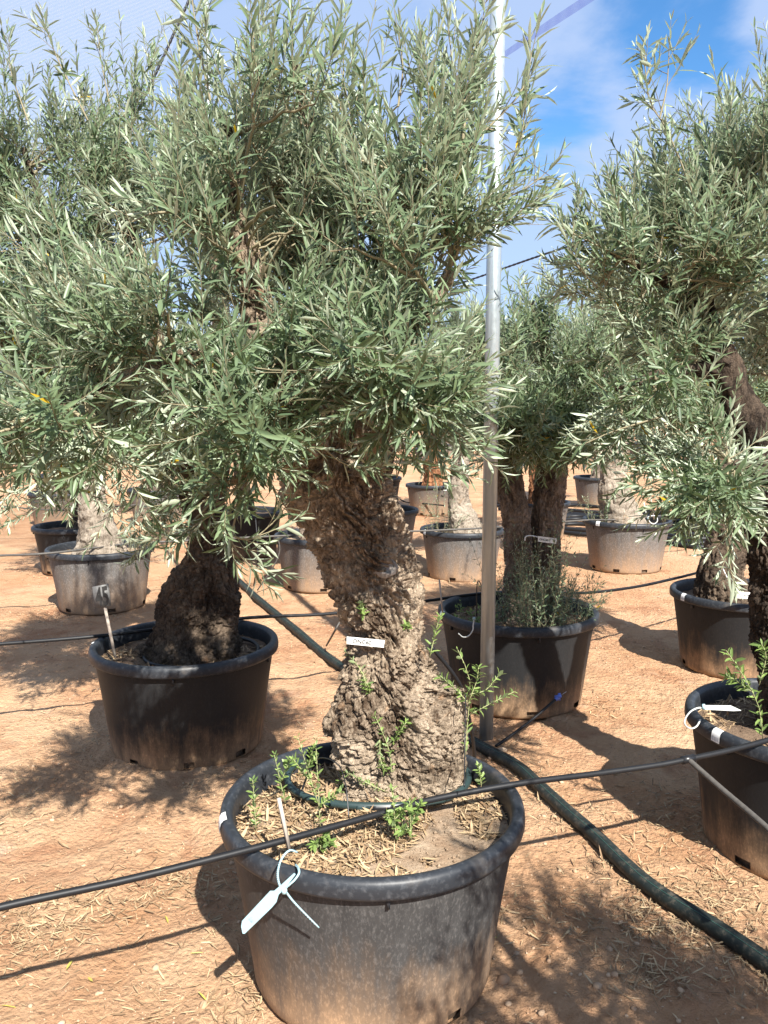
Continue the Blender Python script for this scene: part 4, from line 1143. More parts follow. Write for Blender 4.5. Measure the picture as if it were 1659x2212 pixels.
# suckers round the twin-stemmed tree and others: thin wiry shoots
def suckers(root, c, n, rad, h, rng, mat, leaf=0.028, lean=0.35, spacing=0.03, name='sucker'):
    a = rng.uniform(0, 2 * math.pi, n); r = rad * np.sqrt(rng.random(n))
    P0 = np.stack([c[0] + r * np.cos(a), c[1] + r * np.sin(a), np.full(n, c[2])], -1)
    D = norm(np.stack([np.cos(a) * lean * rng.random(n) + rng.normal(0, .2, n), np.sin(a) * lean * rng.random(n) + rng.normal(0, .2, n), np.ones(n)], -1))
    L = rng.uniform(0.35, 1.0, n) * h; C = rng.normal(0, 0.12, (n, 3))
    Lf = shoot_leaves(P0, D, L, C, rng, spacing, leaf, 0.24, 0.1, 0.2, 60, 30)
    V_, F_ = stems_arrays(P0, D, L, C, 0.0016, 0.0007, 5, 3)
    # side twigs
    k_ = rng.integers(0, n, n * 2); s_ = rng.uniform(.35, .85, n * 2)
    Q0 = P0[k_] + (D[k_] * s_[:, None] + C[k_] * (s_ ** 2)[:, None]) * L[k_][:, None]
    QD = norm(D[k_] + rng.normal(0, .6, (n * 2, 3))); QL = L[k_] * rng.uniform(.12, .3, n * 2)
    Lf2 = shoot_leaves(Q0, QD, QL, np.zeros((n * 2, 3)), rng, spacing, leaf * 0.9, 0.24, 0.1, 0.2, 60, 30)
    V2, F2_ = stems_arrays(Q0, QD, QL, np.zeros((n * 2, 3)), 0.001, 0.0006, 3, 3)
    mb = MB(); mb.add(V_, None, F_); mb.add(V2, None, F2_)
    part('suckers', mb.mesh('suckers', M_twig), root, 'stuff')
    part('sucker_leaves', leaves_mesh('sucker_leaves', [np.concatenate([a_, b_]) for a_, b_ in zip(Lf, Lf2)], 1, mat), root, 'stuff')
px_, py_, ps_ = POT['pole']
suckers(tree12, (px_ + .07, py_ - .17, .43), 85, .18, .58, rs, M_leaf2)
suckers(tree12, (px_ + .28, py_ - .05, .43), 22, .10, .40, rs, M_leaf2, lean=.9)
suckers(tree12, (px_ - .25, py_ - .15, .43), 16, .10, .14, rs, M_young)
for key, n_, h_, dx in (('centre', 14, .55, -.22), ('pale', 12, .5, -.3), ('left', 8, .45, .3), ('midright', 8, .2, 0)):
    for o in bpy.data.objects:
        if o.name.startswith('olive_tree') and abs(o.location.x - POT[key][0]) < 1e-3 and abs(o.location.y - POT[key][1]) < 1e-3:
            suckers(o, (POT[key][0] + dx, POT[key][1] - .1, .43), n_, .12, h_, rs, M_leaf2, lean=.6); break
suckers(tree1, tuple(P(820, 1030, 2.12)), 10, .07, .16, rs, M_leaf)

# ------------------------------------------------------------------ labels, tags, signs
def text_mesh(body, bold=0.0):
    cu = bpy.data.curves.new('txt', 'FONT'); cu.body = body; cu.size = 1.0; cu.offset = bold; cu.resolution_u = 3
    o = bpy.data.objects.new('txt', cu); COL.objects.link(o)
    dg = bpy.context.evaluated_depsgraph_get(); dg.update()
    me = bpy.data.meshes.new_from_object(o.evaluated_get(dg))
    v = np.array([q.co[:2] for q in me.vertices]); f = [tuple(p.vertices) for p in me.polygons]
    bpy.data.objects.remove(o); bpy.data.meshes.remove(me); bpy.data.curves.remove(cu)
    v = (v - v.min(0)) / (v.max(0) - v.min(0)); return v, f
def text_on(body, corners, box, offv, mat, parent, bold=0.0, name='lettering', curve=None):
    """corners: 4 world points (tl,tr,br,bl); box: u0,v0,u1,v1 in the label's plane"""
    v, f = text_mesh(body, bold)
    u = box[0] + v[:, 0] * (box[2] - box[0]); w = box[1] + (1 - v[:, 1]) * (box[3] - box[1])
    tl, tr_, br_, bl_ = [np.array(c) for c in corners]
    p = (1 - w)[:, None] * ((1 - u)[:, None] * tl + u[:, None] * tr_) + w[:, None] * ((1 - u)[:, None] * bl_ + u[:, None] * br_) + np.array(offv)
    if curve is not None: p = p + curve(u)[:, None] * np.array(offv) / np.linalg.norm(offv)
    me = bpy.data.meshes.new(name); me.from_pydata([tuple(q) for q in p], [], f); me.materials.append(mat)
    o = link(name, me, parent); o.matrix_parent_inverse = parent.matrix_world.inverted() if parent.parent is None and parent.type == 'EMPTY' else Matrix()
    return o
CAMV = np.array([0, 0, CAMZ])
def strap_label(label, corners_px, F, body, tbox, bvh=None, nseg=30, bend=0.012, band=None, group='white strap labels round the trunks'):
    """corners in view px: tl,tr,br,bl ; strip bowed round the trunk"""
    cs = [P(a, b_, F) for a, b_ in corners_px]
    c0 = np.mean(cs, 0); tow = norm(CAMV - c0)
    root = thing('trunk_label', label, 'label', (0, 0, 0), group)
    us = np.linspace(0, 1, nseg)
    cv = lambda u: -bend * (2 * u - 1.15) ** 2
    V_ = []
    for u in us:
        for a, b_ in ((cs[0], cs[1]), (cs[3], cs[2])):
            V_.append(a * (1 - u) + b_ * u + tow * cv(u))
    F_ = [[2 * q, 2 * q + 1, 2 * q + 3, 2 * q + 2] for q in range(nseg - 1)]
    V_ = np.array(V_); n_ = len(V_)
    V2 = V_ - tow * 0.0006
    F_ += [[a + n_ for a in reversed(f_)] for f_ in F_]
    link('strap', np_mesh('strap', np.concatenate([V_, V2]), [np.array(F_)], M_label, True), root)
    text_on(body, cs, tbox, tow * 0.0016, M_ink, root, 0.015, curve=cv)
    text_on('\u25a0' if False else '-', cs, (0.72, .16, .78, .28), tow * 0.0008, M_ink, root, 0.05, 'printed_mark', curve=cv)
    if band is not None:
        mb = MB(); mb.tube(smooth_path(band, 14), 0.003, 5); link('band', mb.mesh('band', M_label), root)
    return root
lc = [(749, 1375), (831, 1383), (829, 1399), (749, 1391)]
F_l = min(hit(px, 1387)[1] for px in (755, 765, 775, 785, 795, 805, 815, 825)) - 0.009
strap_label('white strap label reading ONC60 round the pale gnarled front trunk', lc, F_l, 'ONC60', (0.16, 0.22, 0.66, 0.80), bend=0.003)
lc2 = [(1162, 1158), (1203, 1163), (1202, 1175), (1162, 1170)]
strap_label('white strap label reading ONC60 hanging between the twin trunks behind the steel pole', lc2, POT['pole'][1] - .20, 'ONC60', (0.08, 0.32, 0.55, 0.72), bend=0.004,
            band=pth([(1162, 1160), (1145, 1157), (1135, 1160), (1134, 1168)], POT['pole'][1] - .19))
lc3 = [(1590, 1277), (1644, 1282), (1643, 1296), (1592, 1292)]
strap_label('brownish shaded strap label hanging over the rim of the brown-stained right pot', lc3, POT['rear'][1] - .45, '-', (0.3, 0.45, 0.5, 0.55), bend=0.003,
            band=pth([(1590, 1280), (1572, 1250), (1560, 1225)], POT['rear'][1] - .38))

# number sign
Fs = POT['sign'][1] - 0.20
root = thing('number_sign', 'small grey plate stencilled 45 on a thin stake in the black pot on the left', 'sign', tuple(P(247, 1412, Fs)))
mb = MB(); mb.tube([P(226, 1308, Fs), P(249, 1420, Fs)], 0.007, 8)
part('stake', mb.mesh('stake', M_stake), root)
cs = [P(199, 1268, Fs - .01), P(234, 1261, Fs - .01), P(240, 1309, Fs - .01), P(206, 1316, Fs - .01)]
V_ = np.array(cs + [c_ + np.array([0, 0.003, 0]) for c_ in cs])
pl_ = part('plate', np_mesh('plate', V_, [np.array([[0, 3, 2, 1], [4, 5, 6, 7], [0, 1, 5, 4], [1, 2, 6, 5], [2, 3, 7, 6], [3, 0, 4, 7]])], M_plate), root)
text_on('45', cs, (0.10, 0.06, 0.92, 0.94), (0, -0.002, 0), M_ink, pl_, 0.035, 'number')

# pale blue tag on the front pot
mx, my, ms = POT['main']
def z1(x, y, F): return P((500 + x / 1.843) / 1.157, (1700 + y / 1.843) / 1.157, F)
root = thing('tie_tag', 'pale blue plastic tie tag looped over the front rim of the biggest pot', 'tag', (0, 0, 0), 'plastic tie tags')
mb = MB(); loop = [z1(448, 792, 1.80), z1(410, 785, 1.775), z1(372, 830, 1.755), z1(358, 900, 1.75), z1(378, 958, 1.745), z1(425, 930, 1.75), z1(455, 890, 1.765), z1(452, 862, 1.79), z1(440, 850, 1.82)]
lp = smooth_path(loop, 60); mb.tube(lp, 0.0024, 6)
for q in range(2, 58): mb.box(lp[q] + np.array([0, -0.001, 0]), (0.005, 0.0035, 0.0016))
link('loop', mb.mesh('loop', M_tag, False), root)
mb = MB(); tl_ = smooth_path([z1(388, 965, 1.745), z1(440, 1030, 1.748), z1(548, 1140, 1.755)], 24); mb.tube(tl_, np.linspace(.0026, .0018, 24), 6)
for q in range(2, 22): mb.box(tl_[q] + np.array([0, -0.001, 0]), (0.004, 0.003, 0.0016))
link('tail', mb.mesh('tail', M_tag, False), root)
poly = [(193, 1110), (189, 1135), (196, 1168), (206, 1168), (330, 1048), (352, 1022), (362, 988), (395, 955), (440, 895), (432, 890), (372, 945), (340, 972), (322, 972)]
Fq = lambda x: 1.735 + 0.00006 * (400 - x)
V1 = np.array([z1(a, b_, Fq(a)) for a, b_ in poly]); n_ = len(V1)
me = bpy.data.meshes.new('flag'); me.from_pydata([tuple(v) for v in V1] + [tuple(v + np.array([0, .0018, 0])) for v in V1], [],
    [tuple(range(n_)), tuple(reversed(range(n_, 2 * n_)))] + [(q, q + n_, (q + 1) % n_ + n_, (q + 1) % n_) for q in range(n_)]); me.materials.append(M_tag)
fl_ = link('flag', me, root)
mb = MB()
for q in range(9): mb.tube([z1(222 + q * 3, 1100 - q * 2 , 1.7445), z1(238 + q * 3, 1118 - q * 2, 1.7445)], 0.0005, 4)
link('printed_bars', mb.mesh('printed_bars', M_inkg, False), fl_)
mb = MB(); mb.lathe([(0.0001, 0.006), (.006, .006), (.007, 0), (.006, -.006), (.0001, -.006)], 12, tuple(z1(388, 970, 1.738))); link('lock', mb.mesh('lock', M_tag), root)

# white tag on the right pot
def z8(x, y, F): return P((1700 + x / 7.541) / 1.157, (1640 + y / 7.541) / 1.157, F)
rx_, ry_, rs_ = POT['right']
Ft = 2.50
root = thing('tie_tag', 'white tie tag lying across the left rim of the cut-off right pot', 'tag', (0, 0, 0), 'plastic tie tags')
mb = MB(); mb.tube(smooth_path([z8(440, 985, Ft), z8(340, 975, Ft), z8(200, 1040, Ft), z8(100, 1170, Ft), z8(90, 1290, Ft), z8(200, 1365, Ft + .03), z8(310, 1320, Ft + .06), z8(380, 1200, Ft + .1)], 30), 0.0028, 6)
link('loop', mb.mesh('loop', M_tagw), root)
poly = [(430, 945), (470, 935), (960, 940), (1150, 1028), (1000, 1035), (440, 1005)]
V1 = np.array([z8(a, b_, Ft + 0.00012 * (a - 400)) for a, b_ in poly]); n_ = len(V1)
me = bpy.data.meshes.new('flag'); me.from_pydata([tuple(v) for v in V1] + [tuple(v + np.array([0, .003, 0.001])) for v in V1], [],
    [tuple(range(n_)), tuple(reversed(range(n_, 2 * n_)))] + [(q, q + n_, (q + 1) % n_ + n_, (q + 1) % n_) for q in range(n_)]); me.materials.append(M_tagw)
link('flag', me, root)
mb = MB(); mb.box(z8(438, 955, Ft - .004), (.008, .006, .018)); link('lock', mb.mesh('lock', M_tag, False), root)

def small_tie(label, pts, F, r=0.003):
    root = thing('cable_tie', label, 'cable tie', (0, 0, 0), 'white cable ties')
    mb = MB(); mb.tube(smooth_path(pth(pts, F), 16), r, 6); link('loop', mb.mesh('loop', M_tagw), root)
    mb = MB(); mb.box(P(pts[0][0], pts[0][1], F - .004), (.012, .008, .012)); link('lock', mb.mesh('lock', M_tag, False), root)
small_tie('white cable tie hooked on the front rim of the pot behind the steel pole', [(1024, 1336), (1022, 1352), (1021, 1362), (1012, 1374), (1000, 1376), (990, 1368)], POT['pole'][1] - .46)
small_tie('white tie loop on the back right rim of the dusty pot at mid right', [(1400, 1120), (1404, 1128), (1412, 1132), (1420, 1126), (1418, 1116), (1408, 1114), (1398, 1118)], POT['pale'][1] - .42, .005)
small_tie('white tie hanging over the rim of the distant pot with the red-barked tree', [(960, 1045), (966, 1050), (966, 1058), (958, 1060)], POT['red'][1] - .42, .008)

def stake(label, a, c_, F, r=0.008, square=True, mat=None):
    mb = MB(); mb.tube([P(a[0], a[1], F), P(c_[0], c_[1], F)], r, 4 if square else 8)
    link('stake', mb.mesh('stake', mat or M_stake, False), None, None, label, 'stake', 'thin plant stakes')
stake('grey weathered stake stuck in the soil by the front rim above the blue tag', (602, 1724), (625, 1836), 1.90, 0.0055)
stake('thin pale stake at the left inside of the pot behind the steel pole', (949, 1252), (957, 1330), POT['pole'][1] - .15, 0.0045)
stake('short pinkish stake leaning on the back rim of the dusty mid-right pot', (1403, 1060), (1413, 1122), POT['pale'][1] + .1, 0.008)
stake('white stake beside the pinkish one in the dusty mid-right pot', (1391, 1086), (1397, 1118), POT['pale'][1] + .1, 0.007, mat=M_tagw)
stake('thin reddish stake behind the foliage left of the front trunk', (396, 1040), (401, 1068), 8.5, 0.015)

# ------------------------------------------------------------------ hoses and pipes
def hose(label, pts, r, mat, n=80, sides=12, name='drip_hose', group='black drip hoses', cat='hose', parts=None):
    root = thing(name, label, cat, tuple(pts[0]), group)
    mb = MB(); mb.tube(smooth_path(pts, n), r, sides); part('tube', mb.mesh('tube', mat), root)
    for nm, a, b_, rr, mt in (parts or ()):
        mb = MB(); mb.tube([a, b_], rr, 12); part(nm, mb.mesh(nm, mt), root)
    return root
zc = 0.512
mainline = [PZ(-260, 2030, .50), PZ(0, 1960, .505), PZ(250, 1906, .51), PZ(432, 1862, .512), PZ(607, 1817, .513), PZ(831, 1755, .506), PZ(948, 1724, .506), PZ(1126, 1692, .513), PZ(1290, 1671, .50), PZ(1418, 1653, .50), PZ(1486, 1640, .505), PZ(1580, 1620, .51), PZ(1680, 1593, .515), PZ(1800, 1560, .513)]
tj = PZ(1486, 1640, .505)
td = norm(PZ(1580, 1620, .51) - tj)
hz = hose('black drip hose lying across the front pot from the left edge to the right pot', mainline, 0.0088, M_hose, 160,
     parts=[('joint', tj - td * .022, tj + td * .022, 0.0125, M_fit)])
hose('dusty black branch hose dropping from the tee joint toward the lower right corner', [tj, PZ(1560, 1705, .47), PZ(1659, 1790, .44), PZ(1760, 1890, .40)], 0.0085, M_hose_dusty, 40)
hose('black drip hose over the back rims of the 45 pot and the sucker-filled pot', [PZ(-200, 1402, .51), PZ(0, 1391, .51), PZ(240, 1371, .515), PZ(520, 1336, .52), PZ(720, 1325, .50), PZ(915, 1299, .50), PZ(1040, 1283, .515), PZ(1195, 1281, .515), PZ(1276, 1280, .50), PZ(1377, 1267, .49), PZ(1468, 1247, .50), PZ(1600, 1215, .51), PZ(1700, 1200, .51)], 0.0088, M_hose, 160)
hose('thin grey drip hose across the dusty back left pot', [PZ(-100, 1203, .50), PZ(0, 1200, .50), PZ(107, 1195, .51), PZ(277, 1175, .515), PZ(400, 1168, .51), PZ(600, 1158, .51), PZ(838, 1149, .50), PZ(907, 1147, .50), PZ(1040, 1141, .51), PZ(1110, 1136, .50), PZ(1260, 1124, .51), PZ(1350, 1122, .52), PZ(1450, 1112, .50), PZ(1560, 1105, .50)], 0.0088, M_hose_dusty, 120)
hose('farther thin drip hose at the left edge in front of the tan pot', [PZ(-100, 1088, .48), PZ(0, 1093, .46), PZ(80, 1100, .42), PZ(160, 1102, .42), PZ(300, 1090, .46)], 0.009, M_hose_dusty, 40)
hose('short drip hose crossing the tan pot of the red-barked tree', [PZ(840, 1053, .50), PZ(870, 1082, .20), PZ(900, 1086, .2), PZ(960, 1092, .2)], 0.010, M_hose, 30)
# ring hoses
def ring(label, c, ra, rb, z, r, mat, key, a0=0, conn=None, ph=0.0):
    a = np.linspace(0, 2 * math.pi, 60)
    pts = np.stack([c[0] + ra * np.cos(a), c[1] + rb * np.sin(a), z + 0.004 * np.sin(3 * a + ph)], -1)
    root = thing('ring_hose', label, 'hose', (c[0], c[1], z), 'ring hoses round the trunks')
    mb = MB(); mb.tube(pts, r, 12, False); part('tube', mb.mesh('tube', mat), root)
    if conn:
        for nm, aa, bb, rr_, mt in conn:
            q = [np.array([c[0] + ra * math.cos(t), c[1] + rb * math.sin(t), z]) for t in np.radians(np.linspace(aa, bb, 5))]
            mb = MB(); mb.tube(q, rr_, 12); part(nm, mb.mesh(nm, mt), root)
pl0, pr0, pf0 = PZ(618, 1688, .458), PZ(1014, 1688, .458), PZ(800, 1746, .458)
cc = ((pl0[0] + pr0[0]) / 2, (pl0[1] + pr0[1]) / 2 + .04)
ring('dark green ring hose with black joint lying round the foot of the front trunk', cc, (pr0[0] - pl0[0]) / 2, cc[1] - pf0[1], .460, 0.011, M_hose_green, 'main',
     conn=[('joint', 266, 280, 0.0135, M_fit), ('joint_sleeve', 281, 288, 0.0122, M_hose_dusty), ('joint_sleeve', 258, 264, 0.0125, M_hose_green)])
sx_, sy_, ss_ = POT['sign']
ring('black ring hose round the dark trunk in the 45 pot', (sx_ + .08, sy_ - .02), .26, .26, .458, 0.009, M_hose, 'sign', conn=[('joint', 255, 268, .0115, M_fit)])
# wire hoops that hold the drippers
def hoop(label, pts, r=0.0018, mat=None):
    mb = MB(); mb.tube(smooth_path(pts, 30), r, 6)
    link('drip_line', mb.mesh('drip_line', mat or M_fit), None, None, label, 'drip line', 'thin dripper lines')
def z4(x, y): return ((560 + x / 3.318) / 1.157, (1780 + y / 3.318) / 1.157)
hoop('thin black dripper line arching over the ring hose left of the front trunk', [P(*z4(690, 470), 2.25), P(*z4(800, 378), 2.20), P(*z4(950, 440), 2.12), P(*z4(1010, 620), 2.06), P(*z4(1035, 880), 2.01)])
hoop('short dark dripper spike slanting against the inner left of the ring hose', [P(*z4(715, 460), 2.25), P(*z4(645, 650), 2.17)], 0.003)
hoop('thin dripper line hanging straight down the right side of the front trunk', [P(1006, 1500, 2.27), P(1004, 1600, 2.22), P(1003, 1700, 2.12)], 0.0016)
hoop('dark hose end curving down behind the right side of the front trunk', [P(930, 1395, 2.9), P(981, 1459, 2.95), P(1004, 1507, 3.0), P(1022, 1600, 3.1), P(1026, 1660, 3.2)], 0.0075, M_hose)
hoop('thin black dripper loop standing in the pot behind the steel pole', [P(1030, 1330, 4.1), P(1030, 1270, 4.1), P(1034, 1255, 4.1), P(1040, 1270, 4.1), P(1041, 1320, 4.1)], 0.003)
hoop('thin grey feeder tube rising from the ground pipe to the dusty pot left of trunk', [PZ(556, 1275, .03), P(590, 1225, 6.9), P(604, 1190, 6.9), P(600, 1160, 6.9)], 0.006, M_hose_dusty)
hoop('thin brown feeder tube rising straight to the black pot behind the hanging leaves', [PZ(548, 1265, .02), P(556, 1215, 7.0), P(556, 1170, 7.0), P(552, 1120, 7.1)], 0.006, M_hose)
hoop('thin grey tube beside the label on the left of the front trunk', [PZ(705, 1395, .03), P(722, 1365, 4.9), P(736, 1340, 4.9)], 0.006, M_hose_dusty)
# ground pipe
gp = [(470, 1215), (520, 1258), (560, 1292), (640, 1357), (735, 1433), (1010, 1590), (1112, 1648), (1170, 1700), (1230, 1757), (1290, 1812), (1360, 1878), (1430, 1932), (1550, 2010), (1659, 2083), (1800, 2190)]
gpts = []
for a in gp:
    q = PZ(a[0], a[1], .036)
    gz = float(ground_z(np.array([[q[0]]]), np.array([[q[1]]]))[0, 0])
    gpts.append(np.array([q[0], q[1], .026 + max(-.005, gz)]))
pp = smooth_path(gpts, 170)
root = thing('ground_pipe', 'thick dark green water pipe running across the sand past the front pot', 'pipe', tuple(gpts[0]))
mb = MB(); mb.tube(pp, 0.027, 20); part('tube', mb.mesh('tube', M_pipe), root)
for off_ in (.5,):
    T_ = norm(np.gradient(pp, axis=0)); sd_ = norm(np.cross(T_, np.array([0, 0, 1.0])))
    mb = MB(); mb.tube(pp + sd_ * (0.0275 * math.sin(off_)) + np.array([0, 0, 0.0275 * math.cos(off_)]), 0.0011, 6); part('stripe', mb.mesh('stripe', M_pipeg), root)
# tube with blue clip
a_, b_ = PZ(1071, 1612, .01), P(1205, 1507, POT['pole'][1] - .42)
root = thing('drip_tube', 'black tube with a blue clip at its end by the foot of the steel pole', 'tube', tuple(a_))
mb = MB(); mb.tube(smooth_path([a_, (a_ + b_) / 2 - np.array([0, 0, .01]), b_], 20), 0.007, 8); part('tube', mb.mesh('tube', M_hose), root)
mb = MB()
dv = norm(b_ - a_)
mb.tube([b_ - dv * .02, b_ + dv * .02], 0.009, 8); mb.box(b_ + np.array([0, -.004, .008]), (.034, .008, .010)); mb.box(b_ + dv * .01, (.012, .012, .034))
part('clip', mb.mesh('clip', M_blue, False), root)
mb = MB(); mb.tube([b_ + dv * .02, b_ + dv * .05 + np.array([.01, 0, .005])], .002, 5); part('wire_end', mb.mesh('wire_end', M_wireg), root)
# bundle of black pipes lying behind
for q in range(9):
    y0 = 1092 + q * 7
    pts = [PZ(1060 + 6 * q, y0 - 14, .03), PZ(1180, y0 - 2, .03), PZ(1260, y0 + 6 * math.sin(q), .04), PZ(1380, y0 + 12, .03), PZ(1520, y0 + 18 + 2 * q, .03), PZ(1640, y0 + 12, .03)]
    mb = MB(); mb.tube(smooth_path(pts, 40), 0.028, 8)
    link('ground_pipe', mb.mesh('black_pipe', M_hose), None, None,
         'black pipe in the bundle lying on the sand behind the dusty mid-right pot', 'pipe', 'bundle of black pipes on the ground')

# ------------------------------------------------------------------ poles, cables, nets
def pole(label, x, y, r, h, cap=True, lean=(0, 0)):
    root = thing('steel_pole', label, 'pole', (x, y, 0), 'galvanised steel poles')
    mb = MB(); mb.tube([(0, 0, -.05), (lean[0] * .5, lean[1] * .5, h / 2), (lean[0], lean[1], h)], r, 32); link('shaft', mb.mesh('shaft', M_galv), root)
    if cap:
        mb = MB(); mb.tube([(lean[0], lean[1], h - .01), (lean[0], lean[1], h + .035)], r * 1.12, 24); link('cap', mb.mesh('cap', M_galv), root)
    return root
pb = PZ(1053, 1605, 0)
pole('thick galvanised steel pole rising right behind the front pot', pb[0], pb[1] + .05, 0.0335, 4.3, lean=(0, 0))
q = P(443, 100, 6.1); pole('thin galvanised steel pole rising out of the foliage at upper left', q[0], q[1], 0.022, 5.2, lean=(0.02, 0))
q = P(1358, 500, 8.1); pole('galvanised steel pole with its top showing over the right olive crowns', q[0], q[1], 0.034, 3.46)
q = PZ(325, 1112, 0); pole('pale distant pole seen low between leaves above the 45 pot', q[0], q[1], 0.035, 3.4)
q = PZ(1022, 1000, 0)
def cable(label, pts, r, mat=M_wire, n=60, twist=False):
    root = thing('cable', label, 'cable', tuple(pts[0]), 'wires between the poles')
    sp_ = smooth_path(pts, n if not twist else 240)
    mb = MB()
    if twist:
        t = np.linspace(0, 1, len(sp_)) * 2 * math.pi * twist
        off = np.stack([np.zeros_like(t), np.cos(t), np.sin(t)], -1) * r * 0.35
        mb.tube(sp_ + off, r * .7, 5); part('strand', mb.mesh('strand', mat), root)
        mb = MB(); mb.tube(sp_ - off, r * .7, 5); part('strand', mb.mesh('strand', mat), root)
    else:
        mb.tube(sp_, r, 6); part('strand', mb.mesh('strand', mat), root)
cable('black twisted cable rising to the right behind the right olive crown', [P(820, 668, 12.5), P(1000, 610, 11), P(1180, 548, 9.6), P(1358, 492, 8.05), P(1500, 442, 7.2), P(1659, 386, 6.4), P(1900, 290, 5.4)], 0.014, twist=55)
cable('faint barbed wire slanting down to the top of the right pole', [P(1068, 296, 4.4), P(1165, 365, 5.2), P(1250, 418, 6.3), P(1345, 476, 7.9)], 0.0035, M_wireg, twist=60)
cable('faint level wire between the steel poles', [P(1060, 484, 8.0), P(1200, 485, 8.0), P(1350, 487, 8.0)], 0.0045, M_wireg, twist=50)
cable('dark rope slanting down left of the thin upper left pole', [P(440, -60, 6.0), P(405, 8, 6.0), P(345, 140, 6.0), P(270, 300, 6.0), P(160, 560, 6.0)], 0.012, M_wire, twist=30)
def net_mat(name, col, alpha, fine):
    m, nt, b, out = material(name)
    tr = nt.nodes.new('ShaderNodeBsdfTransparent'); df = nt.nodes.new('ShaderNodeBsdfTranslucent'); d2 = nt.nodes.new('ShaderNodeBsdfDiffuse')
    df.inputs[0].default_value = (*col, 1); d2.inputs[0].default_value = (*col, 1)
    ad = nt.nodes.new('ShaderNodeMixShader'); ad.inputs[0].default_value = 0.5
    nt.links.new(df.outputs[0], ad.inputs[1]); nt.links.new(d2.outputs[0], ad.inputs[2])
    w = nt.nodes.new('ShaderNodeTexWave'); w.bands_direction = 'Z'; w.inputs['Scale'].default_value = fine; w.inputs['Distortion'].default_value = 1.0
    nt.links.new(objc(nt), w.inputs['Vector'])
    a = mapr(nt, w.outputs['Fac'], 0, 1, alpha - .05, alpha + .05)
    mx_ = nt.nodes.new('ShaderNodeMixShader'); nt.links.new(a, mx_.inputs[0]); nt.links.new(tr.outputs[0], mx_.inputs[1]); nt.links.new(ad.outputs[0], mx_.inputs[2])
    nt.links.new(mx_.outputs[0], out.inputs[0]); return m
M_net = net_mat('shade_net', (0.60, 0.65, 0.72), 0.20, 9.0)
M_strip = net_mat('net_strip', (0.10, 0.13, 0.36), 0.55, 30.0)
def sheet(name, label, cat, a, b_, c_, d_, n, m_, sag, mat, group=None):
    V_ = []
    for i in range(n + 1):
        for j in range(m_ + 1):
            u, v = i / n, j / m_
            p = (1 - v) * ((1 - u) * a + u * b_) + v * ((1 - u) * d_ + u * c_)
            p = p + np.array([0, 0.02 * math.sin(9 * u + 4 * v), -sag * math.sin(math.pi * u)])
            V_.append(p)
    F_ = [[i * (m_ + 1) + j, (i + 1) * (m_ + 1) + j, (i + 1) * (m_ + 1) + j + 1, i * (m_ + 1) + j + 1] for i in range(n) for j in range(m_)]
    return link(name, np_mesh(name, np.array(V_), [np.array(F_)], mat, True), None, None, label, cat, group)
sheet('shade_net', 'large thin pale shade net hanging behind the left olive crowns from the dark rope', 'net',
      P(442, -60, 6.1), P(-500, -60, 10.5), P(-500, 830, 10.5), P(170, 560, 6.1), 14, 10, 0.03, M_net)
sheet('net_strip', 'folded bluish strip of netting stretched overhead right of the thick steel pole', 'net strip',
      P(880, 268, 7.2), P(1400, -80, 4.2), P(1372, -80, 4.2), P(870, 258, 7.2), 16, 1, 0.0, M_strip)

# ------------------------------------------------------------------ stones, gravel, litter
rg = np.random.default_rng(9)
pot_xy = [(v[0], v[1], v[2]) for v in POT.values()]
pipe_xy = pp[:, :2]
def clear(xy, pad=0.0, pipe=0.0):
    ok = np.ones(len(xy), bool)
    for (x, y, s) in pot_xy: ok &= np.hypot(xy[:, 0] - x, xy[:, 1] - y) > 0.345 * s + pad
    if pipe:
        d = np.min(np.linalg.norm(xy[:, None] - pipe_xy[None, ::3], axis=2), axis=1); ok &= d > pipe
    return ok
def gzv(xy): return ground_z(xy[:, 0][:, None], xy[:, 1][:, None])[:, 0]
ico = None
def rock_unit(seed):
    import bmesh
    bm = bmesh.new(); bmesh.ops.create_icosphere(bm, subdivisions=1, radius=1.0)
    v = np.array([q.co[:] for q in bm.verts]); f = np.array([[a.index for a in q.verts] for q in bm.faces]); bm.free()
    r = np.random.default_rng(seed)
    v = v * (1 + 0.35 * fbm(v * 1.3 + seed, 2, seed)[:, None]) * np.array([1, r.uniform(.6, .9), r.uniform(.4, .65)])
    return v, f
RU = [rock_unit(s) for s in range(8)]
RM = [np_mesh('stone', v, [f], M_stone, False, {'tint': np.full(len(v), 0.0)}) for v, f in RU]
# single stones, nearest the camera
n = 1100
yy = 1.5 + 4.5 * rg.random(n) ** 1.4; xx = rg.uniform(-.55, .55, n) * yy * 1.05
xy = np.stack([xx, yy], -1); xy = xy[clear(xy, .01, .035)]
sz = 0.004 + 0.010 * rg.random(len(xy)) ** 3
fixed = [(1088, 2120, .030), (1098, 2165, .015), (1198, 1770, .020), (1175, 1765, .014), (1290, 1840, .012), (1085, 1625, .035), (1060, 1640, .02), (1110, 1640, .02), (1700, 2150, .03), (1290, 2140, .022), (1340, 2000, .014), (440, 2170, .02), (400, 2100, .012), (300, 1840, .022), (700, 2100, .01), (1375, 2050, .013)]
FX = np.array([PZ(a, b_, 0.0)[:2] for a, b_, c_ in fixed]); FS = np.array([c_ for *_, c_ in fixed]) * 0.8
okf = clear(FX, .005, .03); FX, FS = FX[okf], FS[okf]
XY = np.concatenate([FX, xy]); SZ = np.concatenate([FS, sz])
order = np.argsort(-(SZ / np.maximum(XY[:, 1], .5)))
sing = order[:300]; rest = order[300:]
gz_ = gzv(XY)
